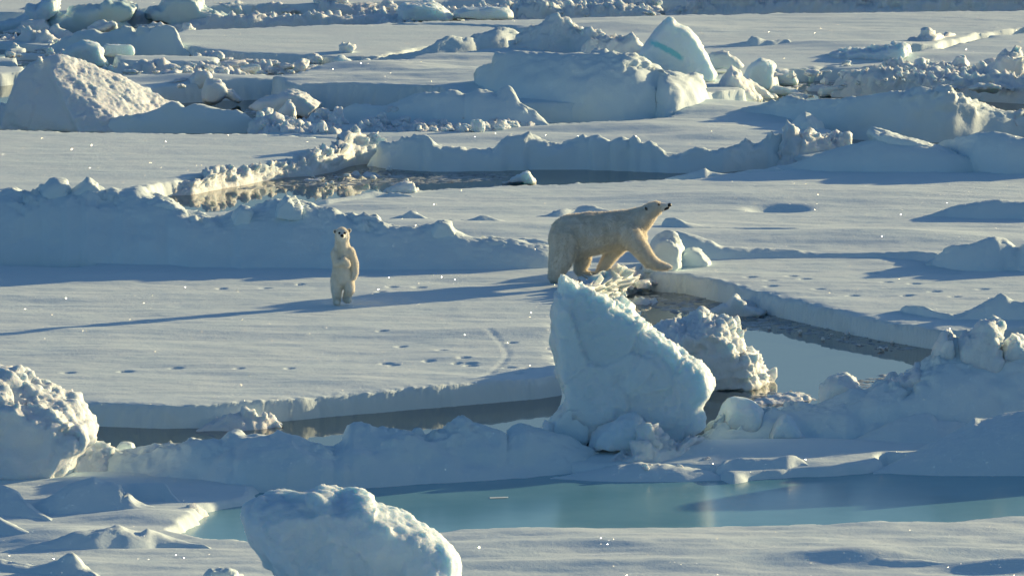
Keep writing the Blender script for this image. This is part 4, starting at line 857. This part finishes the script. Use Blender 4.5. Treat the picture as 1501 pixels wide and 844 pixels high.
block('ice_lump', 'small shaded ice lump at the bottom edge left of the top-heavy boulder', 'ice piece',
 [(293, 850), (298, 838), (306, 832), (316, 836), (328, 833), (340, 834), (350, 838), (354, 848), (350, 856)], 856, .38, thick=.7, low=.03, lump=.04, seed=152, mat=M_DRIFT)
ridge('snow_drift', 'dark-sided dune on the near snow at the bottom right', 'snow drift',
 [(1195, 826, 822), (1225, 829, 817), (1255, 831, 815), (1290, 832, 817), (1320, 832, 819), (1350, 831, 820), (1380, 830, 824), (1410, 829, 827)], .40, k=1.5, kb=5, rough=.012, lump=.006, seed=153)
ridge('snow_drift', 'low dune cut by the right edge at the bottom', 'snow drift',
 [(1420, 834, 831), (1450, 836, 824), (1475, 836, 820), (1501, 836, 818), (1560, 836, 816)], .40, k=1.5, kb=3, rough=.01, lump=.006, seed=154)

# out of frame on the right: the hummocks that throw the long shadows in from the side
ridge('pressure_ridge', 'pressure ridge just outside the right edge, level with the pond', 'pressure ridge',
 [(1540, 690, 640), (1600, 690, 560), (1700, 690, 520), (1850, 690, 560)], .36, k=.9, rough=.06, lump=.05, seed=160, res=.08)

# ================================================================== SLUSH AND BRASH
def slush(name, poly_px, cover, seed, amp=.028, fine=.035, sc=1.0, mat=None):
    poly = on_plane([p[0] for p in poly_px], [p[1] for p in poly_px], 0)[:, :2]
    x0, y0 = poly.min(0); x1, y1 = poly.max(0)
    X = np.arange(x0, x1, fine); Y = np.arange(y0, y1, fine*1.6); GX, GY = np.meshgrid(X, Y); sh = GX.shape
    x, y = GX.ravel(), GY.ravel(); d = seg_dist(x, y, poly)
    P = np.stack([x, y, 0*x], 1)
    n = fbm(P*[3.6*sc, 5*sc, 1], 4, seed, .75) + .5*fbm(P*[.35, .6, 1], 2, seed + 4)
    z = -.009 + amp*np.clip(1.3*n + cover, -1, .6) + .02*np.clip(billow(P*6, 2, seed + 2), 0, 1)*(n + cover > .3)
    z = np.where(d > 0, z, -.2); z = -.05 + (z + .05)*sstep(0, .35, d)
    keep = (z > -.03).reshape(sh); kf = keep[:-1, :-1] | keep[1:, 1:] | keep[1:, :-1] | keep[:-1, 1:]
    idx = np.arange(x.size).reshape(sh)
    Fq = np.stack([idx[:-1, :-1][kf], idx[:-1, 1:][kf], idx[1:, 1:][kf], idx[1:, :-1][kf]], 1)
    used = np.unique(Fq); rm = np.full(x.size, -1); rm[used] = np.arange(len(used))
    o = link(name, mesh_np(name, np.stack([x, y, z], 1)[used], rm[Fq], mat or M_SLUSH))
    return tag(o, kind='stuff')
slush('brash_ice', [(225, 292), (330, 276), (450, 258), (545, 243), (640, 252), (740, 251), (800, 256), (745, 266), (640, 272), (560, 274), (480, 276), (420, 277), (330, 281), (250, 292)], .12, 1)
slush('brash_ice', [(860, 430), (900, 414), (940, 408), (1000, 417), (1060, 432), (1150, 452), (1250, 477), (1360, 492), (1372, 512), (1300, 520), (1200, 500), (1080, 488), (1000, 470), (930, 450)], .02, 2)
slush('brash_ice', [(1230, 552), (1300, 545), (1360, 520), (1380, 560), (1300, 590), (1230, 590)], .2, 3)
slush('brash_ice', [(1040, 590), (1100, 572), (1200, 565), (1220, 590), (1100, 612), (1050, 615)], -.1, 4)
slush('brash_ice', [(255, 92), (330, 88), (420, 92), (490, 99), (440, 108), (340, 112), (260, 110)], .3, 5, mat=M_RUBBLE)
slush('brash_ice', [(300, 160), (380, 160), (480, 166), (560, 172), (620, 178), (480, 192), (370, 190)], .15, 6, mat=M_RUBBLE)
slush('brash_ice', [(0, 66), (60, 66), (90, 74), (88, 96), (0, 96)], -.15, 7, mat=M_RUBBLE)
slush('brash_ice', [(1120, 112), (1200, 112), (1300, 122), (1300, 142), (1180, 145), (1120, 135)], -.1, 8, mat=M_RUBBLE)
slush('brash_ice', [(860, 426), (885, 412), (905, 403), (935, 396), (950, 398), (945, 410), (920, 420), (890, 428)], .6, 9, amp=.10, mat=M_RUBBLE)
slush('brash_ice', [(440, 22), (600, 20), (720, 8), (960, 4), (960, 14), (740, 24), (560, 30), (440, 28)], .2, 10, mat=M_RUBBLE)

scatter([(500, 192), (520, 178), (620, 176), (720, 182), (800, 186), (700, 198), (560, 192)], .30, 70, .12, .34, 'white rubble lump strewn on the strip in front of the shaded knoll', 'rubble lumps below the shaded knoll', seed=1)
scatter([(375, 192), (380, 176), (480, 172), (520, 184), (500, 202), (420, 197)], .25, 36, .12, .34, 'rubble lump in the broken ice behind the smooth left floe', 'rubble lumps behind the smooth left floe', seed=2)
scatter([(262, 96), (330, 92), (420, 96), (490, 100), (430, 112), (300, 114), (262, 108)], .05, 30, .08, .24, 'small floating lump in the brash behind the tilted slab', 'lumps in the brash behind the tilted slab', seed=3)
scatter([(862, 440), (880, 424), (905, 412), (950, 408), (962, 418), (935, 428), (900, 440), (870, 450)], .12, 44, .09, .26, 'wet glinting ice lump in the slush under the big bear', 'wet ice lumps under the big bear', seed=4)
scatter([(1230, 108), (1300, 98), (1380, 106), (1440, 112), (1400, 124), (1280, 118)], .45, 22, .07, .2, 'rubble crumb strewn over the dark-faced ridge on the right', 'crumbs on the dark-faced ridge', seed=5)
scatter([(420, 262), (540, 248), (640, 256), (700, 262), (560, 272), (440, 276)], .02, 14, .05, .14, 'wet ice scrap afloat in the slush of the upper lead', 'scraps in the upper lead', seed=6)
scatter([(930, 672), (1000, 660), (1040, 655), (1060, 668), (1000, 688), (930, 690)], .42, 26, .07, .2, 'bright ice crumb at the foot of the towering block', 'crumbs at the foot of the towering block', seed=7)
scatter([(760, 24), (820, 18), (960, 14), (950, 26), (800, 28)], .2, 20, .1, .28, 'bristly ice lump in the jumble at the top centre', 'lumps in the top centre jumble', seed=8)
scatter([(0, 92), (60, 88), (95, 90), (92, 62), (30, 60), (0, 80)], .1, 16, .1, .26, 'ice lump among the thin slabs at the upper left', 'lumps among the thin slabs', seed=9)
scatter([(1090, 478), (1180, 476), (1340, 505), (1330, 520), (1200, 500)], .01, 10, .05, .14, 'dark wet scrap afloat in the right lead', 'scraps in the right lead', seed=10)

def carpet(poly_px, z0, amp, cover, seed, fine=.04, sc=1.0):
    """spread of small crushed ice too fine to count"""
    poly = on_plane([p[0] for p in poly_px], [p[1] for p in poly_px], z0)[:, :2]
    x0, y0 = poly.min(0); x1, y1 = poly.max(0)
    X = np.arange(x0, x1, fine); Y = np.arange(y0, y1, fine*1.4); GX, GY = np.meshgrid(X, Y); sh = GX.shape
    x, y = GX.ravel(), GY.ravel(); d = seg_dist(x, y, poly); P = np.stack([x, y, 0*x], 1)
    c = fbm(P*.9 + 7, 3, seed)*1.2 + cover; f = sstep(0, .5, d)*sstep(-.25, .45, c)
    b = np.clip(chunky(P*[3.2*sc, 3.2*sc, 1], seed), -.6, 1.5) + .8*billow(P*[4.5*sc, 4.5*sc, 1], 3, seed + 5)
    z = z0 - .12 + f*(.13 + amp*np.clip(b, -.3, 2))
    keep = (z > z0 - .08).reshape(sh); kf = keep[:-1, :-1] | keep[1:, 1:] | keep[1:, :-1] | keep[:-1, 1:]
    idx = np.arange(x.size).reshape(sh)
    Fq = np.stack([idx[:-1, :-1][kf], idx[:-1, 1:][kf], idx[1:, 1:][kf], idx[1:, :-1][kf]], 1)
    used = np.unique(Fq); rm = np.full(x.size, -1); rm[used] = np.arange(len(used))
    tag(link('crushed_ice', mesh_np('crushed_ice', np.stack([x, y, z], 1)[used], rm[Fq], M_RUBBLE)), kind='stuff')
carpet([(490, 196), (510, 178), (620, 173), (720, 178), (810, 182), (830, 190), (700, 198), (600, 196)], .31, .10, .25, 1)
carpet([(365, 196), (378, 178), (440, 174), (520, 180), (520, 200), (430, 198)], .31, .10, .3, 2)
carpet([(258, 100), (330, 90), (430, 94), (500, 98), (450, 112), (330, 116), (262, 114)], .10, .10, .1, 3)
carpet([(330, 176), (420, 176), (600, 158), (620, 166), (520, 176), (380, 186)], .02, .09, -.1, 4)
carpet([(360, 22), (560, 16), (760, 6), (980, 4), (980, 20), (760, 28), (560, 32), (380, 30)], .22, .12, .15, 5)
carpet([(-40, 46), (80, 50), (260, 48), (270, 62), (100, 70), (-40, 66)], .08, .12, .0, 6)
carpet([(1240, 104), (1330, 94), (1420, 92), (1560, 96), (1560, 130), (1400, 120), (1280, 118)], .34, .12, .2, 7)
carpet([(880, 452), (900, 424), (960, 414), (1010, 424), (1000, 446), (940, 462)], .0, .06, .1, 8)
carpet([(1130, 140), (1180, 124), (1230, 122), (1240, 142), (1180, 148)], .02, .06, .0, 9)
carpet([(545, 250), (640, 256), (560, 262), (460, 268), (380, 270), (440, 258), (500, 246)], .0, .045, .05, 10)

# more broken ice in the far field, bigger angular pieces standing in the leads and on the floe rims
def field(poly, z, n, smin, smax, label, group, seed, flat=1.0):
    r = np.random.default_rng(seed); P = np.array(poly, float); k = 0
    while k < n:
        q = r.uniform(P.min(0), P.max(0))
        if seg_dist(np.array([q[0]]), np.array([q[1]]), P)[0] > 0:
            s = smin*(smax/smin)**(r.random()**1.5)
            chunk(q[0], q[1], z, s, label, group, stretch=(r.uniform(.9, 1.9), r.uniform(.7, 1.3), r.uniform(.4, .9)*flat)); k += 1
field([(-20, 24), (60, 20), (260, 44), (300, 60), (250, 66), (80, 58), (-20, 62)], .08, 34, .2, .62, 'angular ice piece in the jam below the top-left bergs', 'ice pieces below the top-left bergs', 21)
field([(360, 8), (600, 2), (960, 0), (980, 16), (760, 26), (560, 28), (380, 18)], .12, 46, .18, .55, 'angular ice piece in the broken belt along the top edge', 'ice pieces in the top belt', 22)
field([(320, 86), (400, 90), (500, 96), (470, 112), (380, 118), (280, 114), (262, 100)], .12, 26, .15, .45, 'angular ice piece in the small lead behind the tilted slab', 'ice pieces in the small lead', 23)
field([(1110, 108), (1230, 96), (1400, 92), (1500, 100), (1500, 140), (1300, 128), (1130, 138)], .28, 42, .15, .50, 'angular ice piece in the rubble field right of the aqua-banded fin', 'ice pieces in the right rubble field', 24)
field([(850, 58), (940, 60), (940, 82), (880, 80), (760, 74)], .5, 16, .12, .4, 'angular ice piece heaped behind the massive hummock', 'ice pieces behind the massive hummock', 25)
field([(130, 96), (270, 94), (330, 110), (300, 150), (280, 140), (200, 112)], .4, 18, .15, .42, 'angular ice piece between the tilted slab and the small lead', 'ice pieces beside the tilted slab', 26)

# blocks caught in the crest of the long middle ridge
for oc, yb_, lb, sd in [
    ([(92, 300), (98, 284), (112, 274), (121, 268), (127, 261), (134, 265), (144, 273), (154, 281), (164, 300)], 375, 'pointed ice block standing on the left part of the long shaded ridge', 171),
    ([(60, 300), (66, 276), (74, 268), (84, 266), (92, 270), (98, 282), (100, 300)], 375, 'squat ice block left of the pointed one on the long shaded ridge', 172),
    ([(336, 332), (341, 310), (350, 303), (362, 303), (369, 310), (372, 332)], 385, 'small ridge-top block left of the head of the cub', 173),
    ([(398, 322), (404, 300), (412, 292), (418, 285), (425, 286), (431, 293), (437, 300), (444, 322)], 385, 'sunlit peak of ice on the long ridge, up and left of the cub', 174),
    ([(205, 318), (214, 296), (232, 290), (248, 294), (262, 304), (275, 318), (285, 332)], 380, 'slumped block on the long ridge at the near tip of the upper lead', 175),
    ([(628, 350), (634, 330), (645, 325), (656, 328), (664, 338), (676, 352)], 389, 'low block on the long ridge right of the cub', 176)]:
    block('ice_block', lb, 'ice block', oc, yb_, .36, thick=.9, layers=[(-.5, .8), (-.2, 1), (.2, .95), (.5, .75)], low=.03, lump=.035, fine=.012, seed=sd, mat=M_DRIFT)
for oc, yb_, lb, sd, m_, lm in [
    ([(1196, 610), (1200, 580), (1206, 563), (1215, 553), (1228, 547), (1240, 550), (1250, 560), (1258, 574), (1266, 590), (1272, 612)], 640, 'rounded dome of snow at the left end of the spiky ridge', 181, M_RUBBLE, .04),
    ([(1352, 570), (1360, 540), (1366, 520), (1374, 500), (1382, 484), (1390, 477), (1396, 482), (1400, 500), (1404, 530), (1410, 570)], 634, 'slim white spike, leftmost peak of the spiky ridge', 182, M_RUBBLE, .06),
    ([(1400, 570), (1404, 500), (1410, 487), (1420, 489), (1428, 480), (1436, 468), (1448, 464), (1460, 466), (1468, 474), (1467, 490), (1462, 505), (1470, 540), (1474, 570)], 634, 'knobbly twin-headed lump, tallest of the spiky ridge', 183, M_RUBBLE, .08),
    ([(1458, 570), (1466, 505), (1474, 492), (1484, 486), (1494, 492), (1502, 508), (1512, 530), (1520, 570)], 632, 'rounded snowy head at the right edge of the spiky ridge', 184, M_RUBBLE, .08),
    ([(1048, 656), (1052, 615), (1062, 592), (1070, 586), (1090, 586), (1102, 590), (1113, 598), (1120, 620), (1126, 650)], 655, 'pale glassy block between the towering block and the spiky ridge', 185, M_ICE, .015),
    ([(1118, 656), (1124, 632), (1136, 612), (1150, 603), (1160, 610), (1170, 626), (1184, 648), (1188, 658)], 658, 'small faceted block right of the pale glassy one', 186, M_ICE, .015),
    ([(1285, 590), (1290, 566), (1300, 557), (1316, 553), (1330, 548), (1345, 545), (1352, 560), (1356, 590)], 640, 'humped lump in the middle of the spiky ridge', 187, M_RUBBLE, .08)]:
    block('ice_block', lb, 'ice block', oc, yb_, .36, thick=1.1, layers=[(-.5, .78), (-.25, .97), (.1, 1), (.5, .8)], low=.04, lump=lm, fine=.012, seed=sd, mat=m_)
flush_chunks()
# ================================================================== BEARS
def bear_body(name, bones, mat, voxel=.014, smooth_it=8, noise=.008, seed=0):
    V = []; F = []
    for a, ra, b, rb in bones:
        v, f = capsule(a, ra, b, rb); off = len(V); V += v; F += [tuple(i + off for i in q) for q in f]
    me = remesh(name, V, F, voxel, smooth_it); me.materials.append(mat)
    C = get_co(me); nn = normals(me)
    C += nn*(noise*1.2*fbm(C*5 + seed, 3, seed) + noise*.5*fbm(C*[26, 26, 9], 2, seed + 3))[:, None]
    set_co(me, C); return me
def fur_blades(name, me, n, length, width, mat, flow, seed=0, skip=None):
    """short hairs standing off the coat, modelled as tapering blades"""
    r = np.random.default_rng(seed)
    me.calc_loop_triangles(); T = np.array([t.vertices[:] for t in me.loop_triangles])
    C = get_co(me); NN = normals(me)
    A = np.linalg.norm(np.cross(C[T[:, 1]] - C[T[:, 0]], C[T[:, 2]] - C[T[:, 0]]), axis=1); A /= A.sum()
    t = r.choice(len(T), n, p=A); u = r.random((n, 2)); u = np.where(u.sum(1)[:, None] > 1, 1 - u, u)
    P = C[T[t, 0]] + u[:, :1]*(C[T[t, 1]] - C[T[t, 0]]) + u[:, 1:]*(C[T[t, 2]] - C[T[t, 0]])
    Nn = NN[T[t, 0]]
    if skip is not None:
        k = ~skip(P); P = P[k]; Nn = Nn[k]; n = len(P)
    fl = np.array(flow, float); tang = fl - (Nn@fl)[:, None]*Nn; tang /= np.linalg.norm(tang, axis=1)[:, None] + 1e-6
    dirn = Nn*.55 + tang*.75 + r.normal(size=(n, 3))*.18 + .3*np.stack([pnoise(P*16, 71), pnoise(P*16 + 7, 72), pnoise(P*16 + 13, 73)], 1); dirn /= np.linalg.norm(dirn, axis=1)[:, None]
    side = np.cross(dirn, Nn + r.normal(size=(n, 3))*.5); side /= np.linalg.norm(side, axis=1)[:, None] + 1e-9
    ln = length*r.uniform(.55, 1.2, (n, 1))*(1 + .5*np.clip(-Nn[:, 2:3], 0, 1))
    a = P - side*width/2 - Nn*.004; b = P + side*width/2 - Nn*.004; c = P + dirn*ln
    V = np.concatenate([a, b, c]); i = np.arange(n); return mesh_np(name, V, np.stack([i, i + n, i + 2*n], 1), mat, False)
def thing_empty(name, loc, label, cat):
    o = bpy.data.objects.new(name, None); COL.objects.link(o); o.location = loc; o.empty_display_size = .2
    return tag(o, label, cat)
def ell(name, c, r, mat, parent, rot=(0, 0, 0), sub=3):
    v, f = ico(sub); me = bpy.data.meshes.new(name); me.from_pydata([tuple(np.array(p)*r) for p in v], [], f)
    me.polygons.foreach_set('use_smooth', np.ones(len(me.polygons), bool)); me.materials.append(mat)
    o = link(name, me, parent); o.location = c; o.rotation_euler = rot; return o

# --- adult, walking to the right; coordinates in metres from the near hind foot
AX, AY = 812.0, 414.0
A0 = on_plane(AX, AY, .36); SA = FP/A0[1]
def ap(px, py, dy=0.0):           # a joint given where it is seen, dy metres behind the flank plane
    p = at_depth(px, py, A0[1] + dy); return np.array([p[0] - A0[0], p[1] - A0[1], p[2] - .36])
bm_ = SA/80.0
def bone(p, r, q, s): return (ap(*p), r, ap(*q), s)
M_ = .30   # body mid-plane behind the near legs
adult_bones = [
 # trunk
 bone((837, 346, M_), .40, (862, 343, M_), .40), bone((862, 343, M_), .40, (890, 340, M_), .36), bone((890, 338, M_), .345, (915, 336, M_), .345),
 bone((828, 352, M_), .30, (837, 346, M_), .40), bone((820, 350, M_), .20, (832, 352, M_), .30),
 bone((915, 333, M_), .315, (928, 332, M_), .27), bone((916, 346, M_), .26, (933, 348, M_ - .02), .20),
 # neck and head
 bone((925, 328, M_), .26, (944, 318, M_ - .01), .195), bone((940, 326, M_), .18, (948, 318, M_), .15), bone((944, 318, M_), .19, (956, 307.5, M_ - .02), .135), bone((956, 307.5, M_ - .02), .135, (962, 304.5, M_ - .02), .122),
 bone((962, 304, M_ - .02), .105, (970, 302.5, M_ - .02), .078), bone((968, 302.5, M_ - .02), .07, (979, 301.5, M_ - .02), .045), bone((960, 310, M_ - .02), .08, (975, 305.5, M_ - .02), .036),
 # near fore leg reaching forward onto the floe edge
 bone((921, 342, .12), .24, (936, 360, .06), .165), bone((936, 360, .06), .175, (949, 377, .04), .13), bone((949, 377, .04), .13, (962, 387, .04), .095),
 bone((962, 387, .04), .085, (972, 390, .04), .07), bone((972, 390.5, .04), .066, (983, 391, .03), .04), bone((940, 366, .06), .13, (950, 386, .05), .08),
 # far fore leg
 bone((914, 348, .50), .20, (900, 368, .52), .145), bone((900, 368, .52), .145, (886, 388, .52), .105), bone((886, 388, .52), .10, (879, 401, .50), .085), bone((879, 402, .50), .08, (888, 406, .48), .05),
 # near hind leg
 bone((830, 352, .12), .30, (824, 374, .06), .24), bone((824, 374, .06), .24, (818, 392, .03), .172), bone((818, 392, .03), .165, (813, 404, .02), .128), bone((812, 405, .02), .105, (819, 408, 0), .075), bone((819, 409, 0), .07, (826, 411, -.02), .045),
 # far hind leg
 bone((850, 360, .50), .22, (855, 378, .53), .155), bone((855, 378, .53), .155, (850, 394, .53), .115), bone((850, 394, .53), .11, (855, 402, .52), .085), bone((855, 403, .52), .08, (869, 402, .50), .05),
]
adult = thing_empty('polar_bear', tuple(A0), 'big cream polar bear striding right with its nose raised', 'polar bear')
ab_me = bear_body('body', adult_bones, M_FUR, voxel=.016, smooth_it=9, seed=2)
ab_o = link('body', ab_me, adult)
def skip_face(P):
    c1 = ap(975, 303, M_ - .02); return (np.linalg.norm(P - c1, axis=1) < .11)
fo = link('fur', fur_blades('fur', ab_me, 110000, .044, .0048, M_HAIR, (-.5, 0, -.8), 3, skip_face), adult); fo['label'] = 'long cream guard hairs, glowing where the sun comes through'
ell('nose', ap(981.2, 300.6, M_ - .03), (.042, .048, .036), M_NOSE, adult, (0, R(-18), 0))
ell('mouth', ap(976.5, 305.6, M_ - .03), (.068, .048, .030), M_NOSE, adult, (0, R(-20), 0))
for s in (-1, 1):
    ell('eye', ap(965, 299.8, M_ - .02) + np.array([0, s*.078 , 0]), (.028, .016, .022), M_EYE, adult)
    e = ell('ear', ap(946.5, 305.0, M_ - .01) + np.array([0, s*.125, .0]), (.030, .020, .048), M_FUR, adult, (0, R(-30), 0)); 
    ell('ear_hollow', (.006, s*.014, .0), (.024, .016, .038), flat_mat('dark_ear_fur', (.10, .09, .075), .8), e)

# --- cub, standing upright on its hind legs, facing the camera
C0 = on_plane(497, 446, .36); SC = FP/C0[1]
def q_(px, py, dy=0.0):
    p = at_depth(px, py, C0[1] + dy); return np.array([p[0] - C0[0], p[1] - C0[1], p[2] - .36])
def cb(p, r, q, s): return (q_(*p), r, q_(*q), s)
cub_bones = [
 cb((501.5, 343, -.02), .124, (501.5, 346.5, -.02), .12), cb((501.5, 347, -.03), .115, (501.5, 354, 0), .118), cb((501.5, 345.5, -.10), .062, (501.6, 346.5, -.19), .042), cb((498, 347, -.02), .088, (505, 347, -.02), .088),
 cb((501, 354, 0), .120, (502, 366, .02), .150), cb((496, 370, .02), .125, (508, 372, .02), .135), cb((502, 372, .02), .152, (501, 392, .01), .168), cb((501, 392, .01), .168, (500.5, 408, 0), .178),
 cb((496.5, 407, .0), .145, (505, 409, .0), .15), cb((498, 398, -.04), .14, (504, 400, -.04), .14),
 # legs
 cb((494, 411, -.02), .12, (493.5, 426, -.05), .098), cb((493.5, 426, -.05), .092, (494, 440, -.02), .070), cb((493, 442, -.02), .062, (495, 443.5, -.15), .050),
 cb((509, 411, .0), .128, (512.5, 424, -.06), .10), cb((512.5, 424, -.06), .092, (507.5, 436, .02), .068), cb((507, 438, .0), .062, (512, 439.5, -.12), .048),
 # arm hanging on the right of the picture
 cb((512, 370, .0), .105, (519.5, 387, -.02), .080), cb((519.5, 387, -.02), .078, (520.5, 400, -.06), .062), cb((520.5, 400, -.06), .058, (519, 406.5, -.08), .045),
 # arm folded over the chest
 cb((492, 372, -.03), .09, (494, 386, -.12), .072), cb((494, 386, -.12), .070, (505, 384, -.22), .058), cb((505, 383, -.22), .055, (510, 388, -.21), .048), cb((504, 380, -.18), .05, (509, 384, -.20), .05),
]
cub = thing_empty('polar_bear_cub', tuple(C0), 'slim young polar bear standing upright on its hind legs', 'bear cub')
cub_me = bear_body('body', cub_bones, M_CUBFUR, voxel=.012, smooth_it=6, noise=.005, seed=5)
link('body', cub_me, cub)
def skip_cub(P): return np.linalg.norm(P - q_(501.5, 345, -.15), axis=1) < .115
cf = link('fur', fur_blades('fur', cub_me, 42000, .024, .004, M_HAIR, (0, 0, -1), 7, skip_cub), cub); cf['label'] = 'short pale guard hairs with a bright sunlit rim'
ell('nose', q_(501.6, 345.6, -.225), (.034, .025, .028), M_NOSE, cub)
ell('mouth', q_(501.6, 348.6, -.195), (.022, .022, .007), M_NOSE, cub)
for s in (-1, 1):
    ell('eye', q_(501.5 + s*4.1, 341.6, -.135), (.021, .014, .020), M_EYE, cub)
    e = ell('ear', q_(501.5 + s*10.2, 338.8 - (1 if s > 0 else -1)*.6, .02), (.040, .022, .044), M_CUBFUR, cub, (0, R(25*s), 0))
    ell('ear_hollow', (0, -.014, -.002), (.024, .012, .028), flat_mat('dark_ear_fur', (.10, .09, .075), .8), e)
# ================================================================== LIGHT
SUN_EL, SUN_AZ = 10.2, 36.0        # azimuth counted from +X towards +Y
Ld = Vector((math.cos(R(SUN_EL))*math.cos(R(SUN_AZ)), math.cos(R(SUN_EL))*math.sin(R(SUN_AZ)), math.sin(R(SUN_EL))))
sd = bpy.data.lights.new('sun', 'SUN'); sd.energy = 5.0; sd.angle = R(.55); sd.color = (1.0, .768, .42)
so = bpy.data.objects.new('sun', sd); COL.objects.link(so); so.rotation_euler = Ld.to_track_quat('Z', 'Y').to_euler(); so.location = (20, 160, 30)
w = bpy.data.worlds.new('World'); scene.world = w; w.use_nodes = True
nt = w.node_tree; bg = nt.nodes['Background']
sky = nt.nodes.new('ShaderNodeTexSky'); sky.sky_type = 'NISHITA'; sky.sun_disc = False
sky.sun_elevation = R(SUN_EL); sky.sun_rotation = R(90 - SUN_AZ)
sky.air_density = 1.0; sky.dust_density = 1.0; sky.ozone_density = 3.8
nt.links.new(sky.outputs[0], bg.inputs[0]); bg.inputs[1].default_value = .086
vs = scene.view_settings; vs.view_transform = 'Standard'; vs.look = 'None'; vs.exposure = 0.67; vs.gamma = 1.0; vs.use_curve_mapping = False
scene.cycles.max_bounces = 6; scene.cycles.diffuse_bounces = 3; scene.cycles.glossy_bounces = 3; scene.cycles.transmission_bounces = 2
scene.cycles.sample_clamp_indirect = 4
